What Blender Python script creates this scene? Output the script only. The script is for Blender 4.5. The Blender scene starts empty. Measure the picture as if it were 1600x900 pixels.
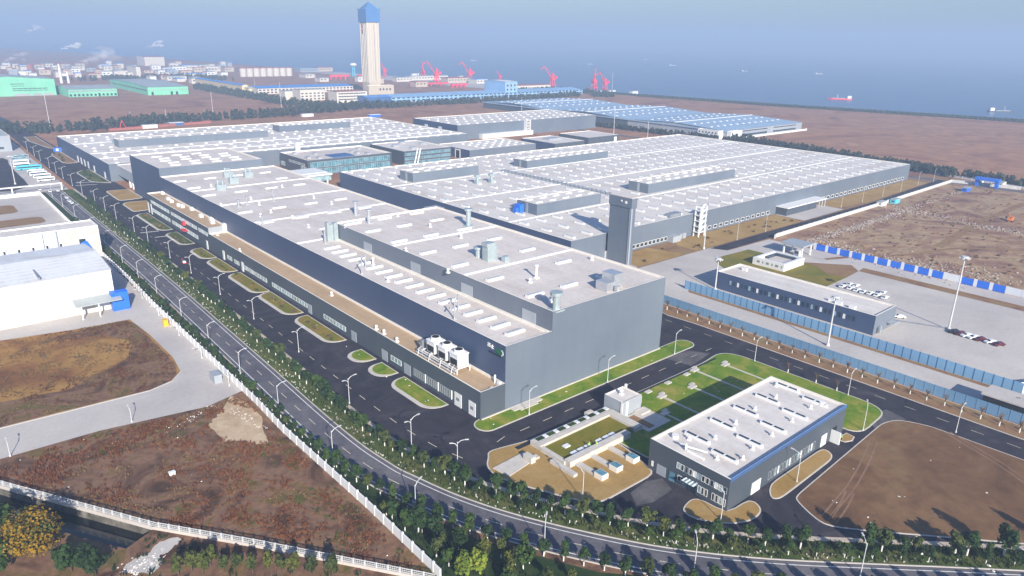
import bpy, math, random
from mathutils import Matrix, Vector
R = math.radians
scene = bpy.context.scene
C = scene.collection
rnd = random.Random(7)

# ---------------------------------------------------------------- camera, sky, sun, exposure
cam = bpy.data.cameras.new('camera')
cam.sensor_width = 36.0
cam.lens = 25.293
cam.clip_start = 1.0
cam.clip_end = 40000.0
camo = bpy.data.objects.new('camera', cam)
C.objects.link(camo)
camo.matrix_world = Matrix(((0.758034, 0.201002, -0.62047, 0.0), (-0.651979, 0.259104, -0.712592, 0.0), (0.017533, 0.944703, 0.327459, 105.0), (0, 0, 0, 1)))
scene.camera = camo

SUN_EL = R(24.7)
SUN_AZ = R(69.0 + 180.0)            # direction towards the sun, counted from +X
sdir = Vector((math.cos(SUN_AZ) * math.cos(SUN_EL), math.sin(SUN_AZ) * math.cos(SUN_EL), math.sin(SUN_EL)))
world = bpy.data.worlds.new('World')
scene.world = world
world.use_nodes = True
wn = world.node_tree
bg = wn.nodes['Background']
sky = wn.nodes.new('ShaderNodeTexSky')
sky.sky_type = 'NISHITA'
sky.sun_disc = False
sky.sun_elevation = SUN_EL
sky.sun_rotation = math.atan2(sdir.x, sdir.y)
sky.altitude = 0
sky.air_density = 1.3
sky.dust_density = 0.9
sky.ozone_density = 3.0
tint = wn.nodes.new('ShaderNodeMix')          # winter haze: the sky is a little bluer than clean air
tint.data_type = 'RGBA'; tint.blend_type = 'MULTIPLY'; tint.inputs[0].default_value = 1.0
tint.inputs[7].default_value = (0.70, 0.88, 1.22, 1)
wn.links.new(sky.outputs[0], tint.inputs[6])
wn.links.new(tint.outputs[2], bg.inputs[0])
bg.inputs[1].default_value = 0.068
sl = bpy.data.lights.new('sun', 'SUN')
sl.energy = 5.0
sl.angle = R(0.5)
sl.color = (1.0, 0.925, 0.80)
so = bpy.data.objects.new('sun', sl)
C.objects.link(so)
so.rotation_euler = sdir.to_track_quat('Z', 'Y').to_euler()
so.location = (0, 0, 400)
scene.view_settings.view_transform = 'Standard'
scene.view_settings.look = 'None'
scene.view_settings.gamma = 1.0
scene.view_settings.use_curve_mapping = False
scene.view_settings.exposure = 0.8
scene.render.engine = 'CYCLES'
scene.cycles.max_bounces = 5
scene.cycles.diffuse_bounces = 2
scene.cycles.glossy_bounces = 2
scene.cycles.transparent_max_bounces = 48
scene.cycles.volume_bounces = 0

# ---------------------------------------------------------------- materials
def _mat(name):
    m = bpy.data.materials.new(name)
    m.use_nodes = True
    nt = m.node_tree
    return m, nt, nt.nodes['Principled BSDF']
def _set(b, rough, metal, spec):
    b.inputs['Roughness'].default_value = rough
    b.inputs['Metallic'].default_value = metal
    b.inputs['Specular IOR Level'].default_value = spec
def _pos(nt, sc=(1, 1, 1)):
    g = nt.nodes.new('ShaderNodeNewGeometry')
    mp = nt.nodes.new('ShaderNodeMapping')
    mp.inputs['Scale'].default_value = sc
    nt.links.new(g.outputs['Position'], mp.inputs[0])
    return mp.outputs[0]
def _noise(nt, vec, scale, detail=4.0, rough=0.55, dist=0.0):
    n = nt.nodes.new('ShaderNodeTexNoise')
    n.inputs['Scale'].default_value = scale
    n.inputs['Detail'].default_value = detail
    n.inputs['Roughness'].default_value = rough
    n.inputs['Distortion'].default_value = dist
    nt.links.new(vec, n.inputs['Vector'])
    return n.outputs['Fac']
def _ramp(nt, fac, stops):
    r = nt.nodes.new('ShaderNodeValToRGB')
    e = r.color_ramp.elements
    while len(e) < len(stops): e.new(0.5)
    for i, (p, c) in enumerate(stops):
        e[i].position = p
        e[i].color = (c[0], c[1], c[2], 1)
    nt.links.new(fac, r.inputs[0])
    return r.outputs[0]
def _mix(nt, a, b, fac, mode='MIX'):
    m = nt.nodes.new('ShaderNodeMix')
    m.data_type = 'RGBA'
    m.blend_type = mode
    if isinstance(fac, float): m.inputs[0].default_value = fac
    else: nt.links.new(fac, m.inputs[0])
    for s, v in ((6, a), (7, b)):
        if isinstance(v, tuple): m.inputs[s].default_value = (v[0], v[1], v[2], 1)
        else: nt.links.new(v, m.inputs[s])
    return m.outputs[2]
def _bump(nt, b, h, strength, dist):
    bp = nt.nodes.new('ShaderNodeBump')
    bp.inputs['Strength'].default_value = strength
    bp.inputs['Distance'].default_value = dist
    nt.links.new(h, bp.inputs['Height'])
    nt.links.new(bp.outputs[0], b.inputs['Normal'])
def dim(c, k): return (c[0] * k, c[1] * k, c[2] * k)
def plain(name, col, rough=0.6, metal=0.0, spec=0.4, var=0.12, scale=0.5):
    m, nt, b = _mat(name)
    _set(b, rough, metal, spec)
    f = _noise(nt, _pos(nt), scale, 5)
    nt.links.new(_ramp(nt, f, [(0.3, dim(col, 1 - var)), (0.7, dim(col, 1 + var))]), b.inputs['Base Color'])
    return m
def ground(name, stops, scale, scale2, amt2=0.5, rough=0.95, bump=0.0, dist=0.6, stretch=(1, 1, 1)):
    # broad patches from a ramp, broken up by a finer mottling
    m, nt, b = _mat(name)
    _set(b, rough, 0, 0.15)
    p = _pos(nt, stretch)
    f1 = _noise(nt, p, scale, 6, 0.6, dist)
    f2 = _noise(nt, p, scale2, 6, 0.7)
    c = _ramp(nt, f1, stops)
    c2 = _ramp(nt, f2, [(0.25, (0.55, 0.52, 0.52)), (0.5, (1, 1, 1)), (0.78, (1.4, 1.36, 1.28))])
    nt.links.new(_mix(nt, c, c2, amt2, 'MULTIPLY'), b.inputs['Base Color'])
    if bump: _bump(nt, b, f2, 0.8, bump)
    return m
def cladding(name, col, rough=0.5, metal=0.0, spec=0.4):
    # profiled sheet: vertical streaks and faint panel-to-panel differences, fine ribs as bump
    m, nt, b = _mat(name)
    _set(b, rough, metal, spec)
    g = nt.nodes.new('ShaderNodeNewGeometry')
    sp = nt.nodes.new('ShaderNodeSeparateXYZ')
    nt.links.new(g.outputs['Position'], sp.inputs[0])
    ad = nt.nodes.new('ShaderNodeMath'); ad.operation = 'ADD'
    nt.links.new(sp.outputs[0], ad.inputs[0]); nt.links.new(sp.outputs[1], ad.inputs[1])
    zs = nt.nodes.new('ShaderNodeMath'); zs.operation = 'MULTIPLY'; zs.inputs[1].default_value = 0.05
    nt.links.new(sp.outputs[2], zs.inputs[0])
    cb = nt.nodes.new('ShaderNodeCombineXYZ')
    nt.links.new(ad.outputs[0], cb.inputs[0]); nt.links.new(zs.outputs[0], cb.inputs[1])
    f = _noise(nt, cb.outputs[0], 0.35, 6, 0.7)
    f2 = _noise(nt, g.outputs['Position'], 0.03, 3)
    c = _ramp(nt, f, [(0.3, dim(col, 0.96)), (0.7, dim(col, 1.03))])
    c2 = _ramp(nt, f2, [(0.35, (0.86, 0.88, 0.9)), (0.65, (1.06, 1.05, 1.03))])
    c = _mix(nt, c, c2, 1.0, 'MULTIPLY')
    cb2 = nt.nodes.new('ShaderNodeCombineXYZ')
    nt.links.new(ad.outputs[0], cb2.inputs[0]); nt.links.new(sp.outputs[2], cb2.inputs[1])
    br = nt.nodes.new('ShaderNodeTexBrick')
    br.offset = 0.0
    br.inputs['Color1'].default_value = (1, 1, 1, 1); br.inputs['Color2'].default_value = (0.955, 0.96, 0.965, 1)
    br.inputs['Mortar'].default_value = (0.80, 0.81, 0.83, 1)
    br.inputs['Scale'].default_value = 1.0; br.inputs['Mortar Size'].default_value = 0.035
    br.inputs['Brick Width'].default_value = 3.0; br.inputs['Row Height'].default_value = 6.8
    nt.links.new(cb2.outputs[0], br.inputs['Vector'])
    c = _mix(nt, c, br.outputs['Color'], 0.8, 'MULTIPLY')
    nt.links.new(c, b.inputs['Base Color'])
    w = nt.nodes.new('ShaderNodeTexWave')
    w.inputs['Scale'].default_value = 0.9
    nt.links.new(cb.outputs[0], w.inputs['Vector'])
    _bump(nt, b, w.outputs['Fac'], 0.1, 0.02)
    return m
def membrane(name, col, seam=6.0, rough=0.7):
    # roofing sheets: seams, water stains, dust
    m, nt, b = _mat(name)
    _set(b, rough, 0, 0.3)
    p = _pos(nt)
    f1 = _noise(nt, p, 0.05, 5, 0.6, 0.5)
    f2 = _noise(nt, p, 0.6, 5, 0.7)
    c = _ramp(nt, f1, [(0.3, (col[0] * 0.86, col[1] * 0.81, col[2] * 0.76)), (0.45, dim(col, 0.94)), (0.6, dim(col, 1.0)), (0.72, dim(col, 1.05))])
    f3 = _noise(nt, _pos(nt, (1, 0.12, 1)), 0.25, 4, 0.6)
    c = _mix(nt, c, _ramp(nt, f3, [(0.35, (0.88, 0.87, 0.86)), (0.6, (1.02, 1.02, 1.02))]), 0.7, 'MULTIPLY')
    c = _mix(nt, c, _ramp(nt, f2, [(0.3, (0.88, 0.86, 0.84)), (0.6, (1.03, 1.03, 1.03))]), 0.8, 'MULTIPLY')
    br = nt.nodes.new('ShaderNodeTexBrick')
    br.inputs['Color1'].default_value = (1, 1, 1, 1); br.inputs['Color2'].default_value = (0.96, 0.96, 0.97, 1)
    br.inputs['Mortar'].default_value = (0.82, 0.82, 0.84, 1)
    br.inputs['Scale'].default_value = 1.0
    br.inputs['Mortar Size'].default_value = 0.09
    br.inputs['Brick Width'].default_value = seam * 4
    br.inputs['Row Height'].default_value = seam
    nt.links.new(p, br.inputs['Vector'])
    c = _mix(nt, c, br.outputs['Color'], 0.7, 'MULTIPLY')
    nt.links.new(c, b.inputs['Base Color'])
    return m
def glass(name, col, rough=0.12):
    m, nt, b = _mat(name)
    _set(b, rough, 0, 0.9)
    f = _noise(nt, _pos(nt), 0.3, 3)
    nt.links.new(_ramp(nt, f, [(0.35, dim(col, 0.6)), (0.65, dim(col, 1.4))]), b.inputs['Base Color'])
    return m
def leafy(name, c1, c2, rough=0.75):
    m, nt, b = _mat(name)
    _set(b, rough, 0, 0.25)
    oi = nt.nodes.new('ShaderNodeObjectInfo')
    f = _noise(nt, _pos(nt), 0.9, 4)
    c = _ramp(nt, f, [(0.3, c1), (0.7, c2)])
    t = _ramp(nt, oi.outputs['Random'], [(0.0, (0.62, 0.66, 0.7)), (0.4, (1, 1, 1)), (0.75, (1.35, 1.2, 1.0)), (1.0, (1.9, 1.55, 1.0))])
    nt.links.new(_mix(nt, c, t, 1.0, 'MULTIPLY'), b.inputs['Base Color'])
    return m

M = {}
M['clad'] = cladding('clad_grey', (0.150, 0.178, 0.222))
M['clad_dark'] = cladding('clad_slate', (0.075, 0.092, 0.115))
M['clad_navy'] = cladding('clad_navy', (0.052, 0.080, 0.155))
M['clad_blue'] = cladding('clad_blue', (0.05, 0.13, 0.32), 0.5, 0.0)
M['clad_pale'] = cladding('clad_pale', (0.36, 0.39, 0.43), 0.5, 0.0)
M['white'] = plain('white_paint', (0.78, 0.78, 0.77), 0.5, 0, 0.4, 0.05)
M['cream'] = plain('cream_render', (0.532, 0.454, 0.354), 0.8, 0, 0.3, 0.08)
M['warm_white'] = plain('warm_white_render', (0.651, 0.602, 0.529), 0.8, 0, 0.3, 0.08)
M['yellow'] = plain('yellow_render', (0.66, 0.55, 0.34), 0.8, 0, 0.3, 0.08)
M['stone'] = plain('grey_beige_stone', (0.55, 0.52, 0.48), 0.85, 0, 0.2, 0.12)
M['wall_grey'] = plain('weathered_white_wall', (0.55, 0.55, 0.54), 0.85, 0, 0.2, 0.12)
M['flash'] = plain('cream_flashing', (0.80, 0.75, 0.67), 0.6, 0, 0.3, 0.06)
M['roof'] = membrane('roof_membrane', (0.700, 0.637, 0.593), 6.0)
M['roof2'] = membrane('roof_membrane_pale', (0.733, 0.687, 0.644), 5.0)
M['roof_tan'] = membrane('roof_tan', (0.52, 0.37, 0.23), 4.0, 0.9)
M['roof_blue'] = membrane('roof_blue_sheet', (0.36, 0.50, 0.66), 8.0, 0.5)
M['roof_bright'] = membrane('roof_bright_blue', (0.08, 0.30, 0.75), 8.0, 0.5)
M['roof_pale_blue'] = membrane('roof_sky_blue', (0.30, 0.52, 0.80), 8.0, 0.5)
M['roof_grey'] = membrane('roof_sheet_grey', (0.42, 0.46, 0.46), 8.0, 0.5)
M['roof_red'] = membrane('roof_red', (0.42, 0.14, 0.12), 6.0, 0.8)
M['roof_lines'] = membrane('roof_sheet_white', (0.80, 0.81, 0.83), 1.6, 0.5)
M['green'] = cladding('clad_green', (0.22, 0.66, 0.42), 0.6, 0.0)
M['skylight'] = plain('skylight_dome', (0.790, 0.791, 0.783), 0.35, 0, 0.5, 0.03)
M['sky_glass'] = plain('skylight_glazing', (0.42, 0.45, 0.48), 0.3, 0, 0.6, 0.1)
M['vent'] = plain('galvanised', (0.55, 0.57, 0.60), 0.4, 0.6, 0.5, 0.1)
M['vent_teal'] = plain('teal_duct', (0.385, 0.456, 0.475), 0.45, 0.3, 0.5, 0.1)
M['steel'] = plain('grey_steel', (0.35, 0.38, 0.42), 0.45, 0.5, 0.5, 0.1)
M['dark'] = plain('dark_rubber', (0.02, 0.022, 0.026), 0.7, 0, 0.3, 0.2)
M['glass'] = glass('dark_glass', (0.03, 0.045, 0.06))
M['glass_pale'] = glass('pale_glass', (0.30, 0.42, 0.46))
M['glass_teal'] = glass('teal_glass', (0.10, 0.24, 0.30))
M['concrete'] = ground('concrete', [(0.3, (0.445, 0.407, 0.387)), (0.5, (0.519, 0.478, 0.448)), (0.7, (0.581, 0.537, 0.493))], 0.03, 0.7, 0.25, 0.9)
M['kerb'] = plain('kerb_stone', (0.56, 0.52, 0.47), 0.9, 0, 0.2, 0.1)
M['path'] = plain('path_paving', (0.50, 0.42, 0.34), 0.9, 0, 0.2, 0.12)
M['asphalt'] = ground('asphalt', [(0.30, (0.024, 0.022, 0.029)), (0.45, (0.034, 0.031, 0.040)), (0.58, (0.045, 0.040, 0.050)), (0.70, (0.071, 0.064, 0.071))], 0.06, 0.5, 0.55, 0.85, dist=1.5)
M['asphalt_old'] = ground('asphalt_worn', [(0.3, (0.090, 0.084, 0.101)), (0.5, (0.125, 0.119, 0.137)), (0.7, (0.168, 0.159, 0.170))], 0.09, 0.6, 0.5, 0.85, dist=1.5)
M['paint'] = plain('road_paint', (0.72, 0.71, 0.68), 0.7, 0, 0.3, 0.12, 0.8)
M['paint_cream'] = plain('road_paint_worn', (0.62, 0.55, 0.42), 0.7, 0, 0.3, 0.2, 0.8)
M['land'] = ground('dry_land', [(0.3, (0.13, 0.075, 0.05)), (0.45, (0.21, 0.12, 0.075)), (0.58, (0.27, 0.16, 0.10)), (0.72, (0.20, 0.15, 0.08))], 0.012, 0.15, 0.5, dist=1.0)
M['field_red'] = ground('dry_field', [(0.28, (0.169, 0.076, 0.045)), (0.40, (0.282, 0.132, 0.072)), (0.50, (0.384, 0.196, 0.105)), (0.60, (0.305, 0.152, 0.085)), (0.70, (0.452, 0.255, 0.130)), (0.80, (0.271, 0.176, 0.085))], 0.008, 0.05, 0.75, dist=1.8)
M['field_dry'] = ground('dry_grass_field', [(0.30, (0.152, 0.063, 0.025)), (0.42, (0.235, 0.106, 0.035)), (0.52, (0.341, 0.184, 0.053)), (0.64, (0.400, 0.233, 0.070)), (0.8, (0.282, 0.184, 0.049))], 0.035, 0.45, 0.6, bump=0.15, dist=1.0)
M['field_scrub'] = ground('scrub_field', [(0.28, (0.055, 0.029, 0.016)), (0.38, (0.100, 0.054, 0.031)), (0.47, (0.175, 0.096, 0.058)), (0.54, (0.230, 0.130, 0.079)), (0.60, (0.170, 0.109, 0.040)), (0.66, (0.110, 0.092, 0.031)), (0.74, (0.220, 0.156, 0.060)), (0.85, (0.260, 0.156, 0.077))], 0.05, 0.55, 0.75, bump=0.2, dist=2.4)
M['field_bare'] = ground('bare_field', [(0.28, (0.105, 0.058, 0.030)), (0.42, (0.165, 0.088, 0.043)), (0.55, (0.205, 0.115, 0.056)), (0.68, (0.215, 0.135, 0.065)), (0.8, (0.17, 0.115, 0.05))], 0.035, 0.3, 0.6, dist=1.6, bump=0.08)
M['site'] = ground('building_site_earth', [(0.28, (0.14, 0.075, 0.055)), (0.38, (0.24, 0.13, 0.09)), (0.48, (0.33, 0.20, 0.12)), (0.56, (0.40, 0.28, 0.16)), (0.64, (0.26, 0.155, 0.105)), (0.75, (0.44, 0.31, 0.19))], 0.02, 0.14, 0.75, dist=2.2, bump=0.2)
M['sand'] = ground('sand_heap', [(0.35, (0.441, 0.310, 0.190)), (0.65, (0.578, 0.440, 0.294))], 0.2, 1.0, 0.4)
M['track'] = ground('dried_mud_track', [(0.3, (0.22, 0.125, 0.08)), (0.7, (0.28, 0.17, 0.11))], 0.2, 0.8, 0.5)
M['stained'] = ground('stained_concrete', [(0.3, (0.05, 0.045, 0.04)), (0.55, (0.13, 0.12, 0.105)), (0.75, (0.24, 0.22, 0.20))], 0.25, 1.2, 0.6)
M['tower_blue'] = cladding('tower_blue', (0.063, 0.180, 0.410))
M['dust'] = ground('dusty_asphalt', [(0.35, (0.080, 0.076, 0.080)), (0.65, (0.144, 0.136, 0.136))], 0.15, 0.9, 0.5)
M['lawn'] = ground('lawn_green', [(0.34, (0.085, 0.174, 0.006)), (0.46, (0.135, 0.218, 0.008)), (0.56, (0.200, 0.241, 0.020)), (0.68, (0.300, 0.269, 0.050))], 0.12, 0.9, 0.6, bump=0.06, dist=1.0)
M['lawn_olive'] = ground('lawn_olive', [(0.3, (0.126, 0.138, 0.011)), (0.5, (0.189, 0.161, 0.016)), (0.68, (0.265, 0.184, 0.029))], 0.08, 0.9, 0.4, bump=0.06)
M['lawn_gold'] = ground('lawn_dormant', [(0.3, (0.297, 0.182, 0.052)), (0.5, (0.363, 0.231, 0.081)), (0.7, (0.407, 0.275, 0.115))], 0.08, 0.9, 0.35, bump=0.05)
M['verge'] = ground('verge', [(0.3, (0.035, 0.065, 0.012)), (0.48, (0.07, 0.10, 0.02)), (0.6, (0.13, 0.13, 0.04)), (0.75, (0.22, 0.19, 0.09))], 0.12, 0.9, 0.5, bump=0.1)
M['verge_dark'] = ground('verge_dark', [(0.3, (0.012, 0.03, 0.008)), (0.55, (0.03, 0.055, 0.014)), (0.75, (0.07, 0.075, 0.025))], 0.12, 0.9, 0.5, bump=0.1)
M['soil'] = ground('brown_verge', [(0.3, (0.196, 0.103, 0.052)), (0.5, (0.276, 0.161, 0.081)), (0.7, (0.276, 0.196, 0.086))], 0.1, 0.9, 0.4, bump=0.05)
M['leaf'] = leafy('leaf_dark', (0.010, 0.030, 0.007), (0.030, 0.062, 0.014))
M['leaf2'] = leafy('leaf_olive', (0.030, 0.050, 0.010), (0.070, 0.085, 0.020))
M['leaf3'] = leafy('leaf_bright', (0.06, 0.12, 0.012), (0.16, 0.20, 0.03))
M['leaf_gold'] = leafy('leaf_golden', (0.088, 0.068, 0.006), (0.188, 0.124, 0.010))
M['leaf_far'] = leafy('leaf_far', (0.020, 0.032, 0.016), (0.05, 0.058, 0.03))
M['twig'] = leafy('twig_brown', (0.10, 0.065, 0.04), (0.17, 0.12, 0.06))
M['grass_dry'] = leafy('dry_grass', (0.13, 0.078, 0.036), (0.22, 0.145, 0.062))
M['grass_dark'] = leafy('dark_scrub', (0.070, 0.026, 0.015), (0.159, 0.069, 0.028))
M['bark'] = plain('bark', (0.10, 0.075, 0.055), 0.9, 0, 0.2, 0.2, 3)
M['lime'] = plain('limewashed_bark', (0.74, 0.72, 0.68), 0.9, 0, 0.2, 0.1, 3)
M['pole'] = plain('pole_paint', (0.576, 0.584, 0.592), 0.45, 0, 0.5, 0.06)
M['red'] = plain('red_paint', (0.62, 0.05, 0.06), 0.5, 0, 0.4, 0.1)
M['crane_red'] = plain('crane_red', (0.80, 0.05, 0.09), 0.6, 0, 0.3, 0.1)
M['blue'] = plain('blue_paint', (0.02, 0.15, 0.70), 0.5, 0, 0.4, 0.1)
M['fence_blue'] = cladding('fence_blue', (0.17, 0.32, 0.50), 0.6, 0.0)
M['fence_light'] = cladding('fence_light_blue', (0.20, 0.38, 0.58), 0.6, 0.0)
M['fence_white'] = cladding('hoarding_white', (0.76, 0.78, 0.82), 0.6, 0.0)
M['cyan'] = plain('cyan_paint', (0.10, 0.55, 0.72), 0.4, 0, 0.5, 0.08)
M['orange'] = plain('orange_paint', (0.75, 0.22, 0.03), 0.5, 0, 0.4, 0.1)
M['amber'] = plain('amber_paint', (0.75, 0.42, 0.02), 0.5, 0, 0.4, 0.1)
M['hivis'] = plain('hi_vis_cloth', (0.45, 0.85, 0.08), 0.8, 0, 0.2, 0.1)
M['cloth'] = plain('dark_cloth', (0.03, 0.035, 0.05), 0.9, 0, 0.2, 0.1)
M['skin'] = plain('skin', (0.45, 0.27, 0.19), 0.6, 0, 0.3, 0.05)
M['maroon'] = plain('maroon_car', (0.10, 0.012, 0.025), 0.3, 0.1, 0.6, 0.05)
M['black_car'] = plain('black_car', (0.02, 0.02, 0.025), 0.3, 0.1, 0.6, 0.05)
M['white_car'] = plain('white_car', (0.78, 0.79, 0.80), 0.3, 0, 0.6, 0.03)
M['rubble'] = plain('rubble', (0.34, 0.28, 0.24), 0.95, 0, 0.2, 0.4, 0.3)
M['emblem_green'] = plain('emblem_green', (0.005, 0.12, 0.06), 0.4, 0, 0.5, 0.05)
M['sign_red'] = plain('sign_dark_red', (0.30, 0.02, 0.05), 0.5, 0, 0.4, 0.05)
m, nt, b = _mat('sea_water')
_set(b, 0.28, 0, 0.5)
f = _noise(nt, _pos(nt), 0.006, 5, 0.6, 0.6)
nt.links.new(_ramp(nt, f, [(0.35, (0.030, 0.075, 0.17)), (0.65, (0.045, 0.095, 0.20))]), b.inputs['Base Color'])
_bump(nt, b, _noise(nt, _pos(nt), 0.12, 5), 0.5, 0.6)
M['sea'] = m
m, nt, b = _mat('canal_water')
_set(b, 0.08, 0, 0.5)
b.inputs['Base Color'].default_value = (0.004, 0.008, 0.010, 1)
_bump(nt, b, _noise(nt, _pos(nt), 0.8, 3), 0.15, 0.1)
M['canal'] = m

m, nt, b = _mat('smoke_wisp')
_set(b, 1.0, 0, 0.0)
b.inputs['Base Color'].default_value = (0.9, 0.88, 0.88, 1)
b.inputs['Alpha'].default_value = 0.13
M['smoke'] = m
m, nt, b = _mat('smoke_thin')
_set(b, 1.0, 0, 0.0)
b.inputs['Base Color'].default_value = (0.75, 0.73, 0.74, 1)
b.inputs['Alpha'].default_value = 0.07
M['smoke_thin'] = m

# ---------------------------------------------------------------- mesh helpers
class MB:
    def __init__(s): s.v = []; s.f = []
    def add(s, vs, fs):
        n = len(s.v); s.v += vs; s.f += [tuple(i + n for i in f) for f in fs]; return s
    def box(s, x0, x1, y0, y1, z0, z1):
        return s.add([(x0, y0, z0), (x1, y0, z0), (x1, y1, z0), (x0, y1, z0), (x0, y0, z1), (x1, y0, z1), (x1, y1, z1), (x0, y1, z1)],
                     [(0, 3, 2, 1), (4, 5, 6, 7), (0, 1, 5, 4), (1, 2, 6, 5), (2, 3, 7, 6), (3, 0, 4, 7)])
    def obox(s, cx, cy, z0, z1, lx, ly, a):
        c, q = math.cos(a), math.sin(a); n = len(s.v)
        s.box(-lx / 2, lx / 2, -ly / 2, ly / 2, z0, z1)
        for i in range(n, len(s.v)):
            x, y, z = s.v[i]; s.v[i] = (cx + x * c - y * q, cy + x * q + y * c, z)
        return s
    def poly(s, pts, z=0.0):
        return s.add([(p[0], p[1], p[2] if len(p) > 2 else z) for p in pts], [tuple(range(len(pts)))])
    def prism(s, pts, z0, z1):
        if area(pts) < 0: pts = pts[::-1]
        n = len(pts)
        return s.add([(p[0], p[1], z0) for p in pts] + [(p[0], p[1], z1) for p in pts],
                     [tuple(range(n, 2 * n))] + [(i, (i + 1) % n, n + (i + 1) % n, n + i) for i in range(n)])
    def cyl(s, x, y, z0, z1, r0, r1=None, n=8):
        if r1 is None: r1 = r0
        vs = []
        for z, r in ((z0, r0), (z1, r1)):
            vs += [(x + r * math.cos(2 * math.pi * i / n), y + r * math.sin(2 * math.pi * i / n), z) for i in range(n)]
        return s.add(vs, [(i, (i + 1) % n, n + (i + 1) % n, n + i) for i in range(n)] + [tuple(range(n, 2 * n)), tuple(range(n - 1, -1, -1))])
    def tube(s, p, q, r0, r1=None, n=6):
        if r1 is None: r1 = r0
        p = Vector(p); q = Vector(q); d = (q - p).normalized()
        u = d.cross(Vector((0, 0, 1)));
        if u.length < 1e-4: u = Vector((1, 0, 0))
        u.normalize(); w = d.cross(u); vs = []
        for c, r in ((p, r0), (q, r1)):
            for i in range(n):
                a = 2 * math.pi * i / n
                k = c + u * (r * math.cos(a)) + w * (r * math.sin(a)); vs.append(tuple(k))
        return s.add(vs, [(i, (i + 1) % n, n + (i + 1) % n, n + i) for i in range(n)] + [tuple(range(n, 2 * n)), tuple(range(n - 1, -1, -1))])
    def strip(s, a, b, z):
        n = len(a)
        return s.add([(p[0], p[1], z) for p in a] + [(p[0], p[1], z) for p in b], [(i, n + i, n + i + 1, i + 1) for i in range(n - 1)])
    def ball(s, x, y, z, rx, ry, rz, n=8, m=5):
        vs = [(x, y, z - rz)]; fs = []
        for j in range(1, m):
            t = -math.pi / 2 + math.pi * j / m
            vs += [(x + rx * math.cos(t) * math.cos(2 * math.pi * i / n), y + ry * math.cos(t) * math.sin(2 * math.pi * i / n), z + rz * math.sin(t)) for i in range(n)]
        vs.append((x, y, z + rz)); top = len(vs) - 1
        for i in range(n):
            k = (i + 1) % n
            fs.append((0, 1 + k, 1 + i)); fs.append((top, top - n + i, top - n + k))
            for j in range(m - 2):
                a = 1 + j * n
                fs.append((a + i, a + k, a + n + k, a + n + i))
        return s.add(vs, fs)
    def mesh(s, name, mat, off=(0, 0, 0)):
        me = bpy.data.meshes.new(name)
        me.from_pydata([(x - off[0], y - off[1], z - off[2]) for x, y, z in s.v], [], s.f)
        if mat: me.materials.append(M[mat] if isinstance(mat, str) else mat)
        me.update()
        return me
def area(p):
    return sum(p[i][0] * p[(i + 1) % len(p)][1] - p[(i + 1) % len(p)][0] * p[i][1] for i in range(len(p))) / 2
def wl(o):
    v = Vector((0, 0, 0))
    while o: v = v + o.location; o = o.parent
    return v
def part(name, mb, mat, parent, label=None, kind=None):
    o = bpy.data.objects.new(name, mb.mesh(name, mat, wl(parent)))
    C.objects.link(o); o.parent = parent
    if label: o['label'] = label
    if kind: o['kind'] = kind
    return o
def tag(o, label, cat, group=None):
    o['label'] = label; o['category'] = cat
    if group: o['group'] = group
    return o
def thing(name, label, cat, loc=(0, 0, 0), group=None):
    o = bpy.data.objects.new(name, None); o.empty_display_size = 1.0
    C.objects.link(o); o.location = loc
    return tag(o, label, cat, group)
def single(name, mb, mat, label, cat, group=None, loc=(0, 0, 0)):
    o = bpy.data.objects.new(name, mb.mesh(name, mat, loc)); C.objects.link(o); o.location = loc
    return tag(o, label, cat, group)
def struct(name, mb, mat, parent=None, kind='structure'):
    o = bpy.data.objects.new(name, mb.mesh(name, mat)); C.objects.link(o)
    if parent: o.parent = parent
    else: o['kind'] = kind
    return o
def inst(name, me, parent, loc=(0, 0, 0), rz=0.0, sc=1.0):
    o = bpy.data.objects.new(name, me); C.objects.link(o); o.parent = parent
    o.location = loc; o.rotation_euler[2] = rz
    if sc != 1.0: o.scale = (sc, sc, sc) if not isinstance(sc, tuple) else sc
    return o
def dup(root, loc, rz=0.0, label=None, sc=None):
    r = root.copy(); C.objects.link(r); r.location = loc; r.rotation_euler = (0, 0, rz)
    if label: r['label'] = label
    if sc: r.scale = (sc, sc, sc)
    for ch in root.children:
        c = ch.copy(); C.objects.link(c); c.parent = r
        for g in ch.children:
            d = g.copy(); C.objects.link(d); d.parent = c
    return r
def catmull(pts, k=6):
    out = []; n = len(pts)
    for i in range(n - 1):
        p0 = pts[max(i - 1, 0)]; p1 = pts[i]; p2 = pts[i + 1]; p3 = pts[min(i + 2, n - 1)]
        for j in range(k):
            t = j / k
            out.append(tuple(0.5 * (2 * p1[a] + (p2[a] - p0[a]) * t + (2 * p0[a] - 5 * p1[a] + 4 * p2[a] - p3[a]) * t * t + (3 * p1[a] - p0[a] - 3 * p2[a] + p3[a]) * t ** 3) for a in (0, 1)))
    out.append(pts[-1])
    return out
def offset(pts, d):
    # positive d: to the left of the direction of travel
    out = []
    for i in range(len(pts)):
        a = pts[max(i - 1, 0)]; b = pts[min(i + 1, len(pts) - 1)]
        dx, dy = b[0] - a[0], b[1] - a[1]; L = math.hypot(dx, dy) or 1
        out.append((pts[i][0] - dy / L * d, pts[i][1] + dx / L * d))
    return out
def walk(pts, step, start=0.0):
    # points at equal steps along a polyline, with the heading
    out = []; t = start; acc = 0.0
    for i in range(len(pts) - 1):
        a, b = pts[i], pts[i + 1]; L = math.hypot(b[0] - a[0], b[1] - a[1])
        while t <= acc + L and L > 0:
            k = (t - acc) / L
            out.append((a[0] + (b[0] - a[0]) * k, a[1] + (b[1] - a[1]) * k, math.atan2(b[1] - a[1], b[0] - a[0])))
            t += step
        acc += L
    return out
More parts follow.
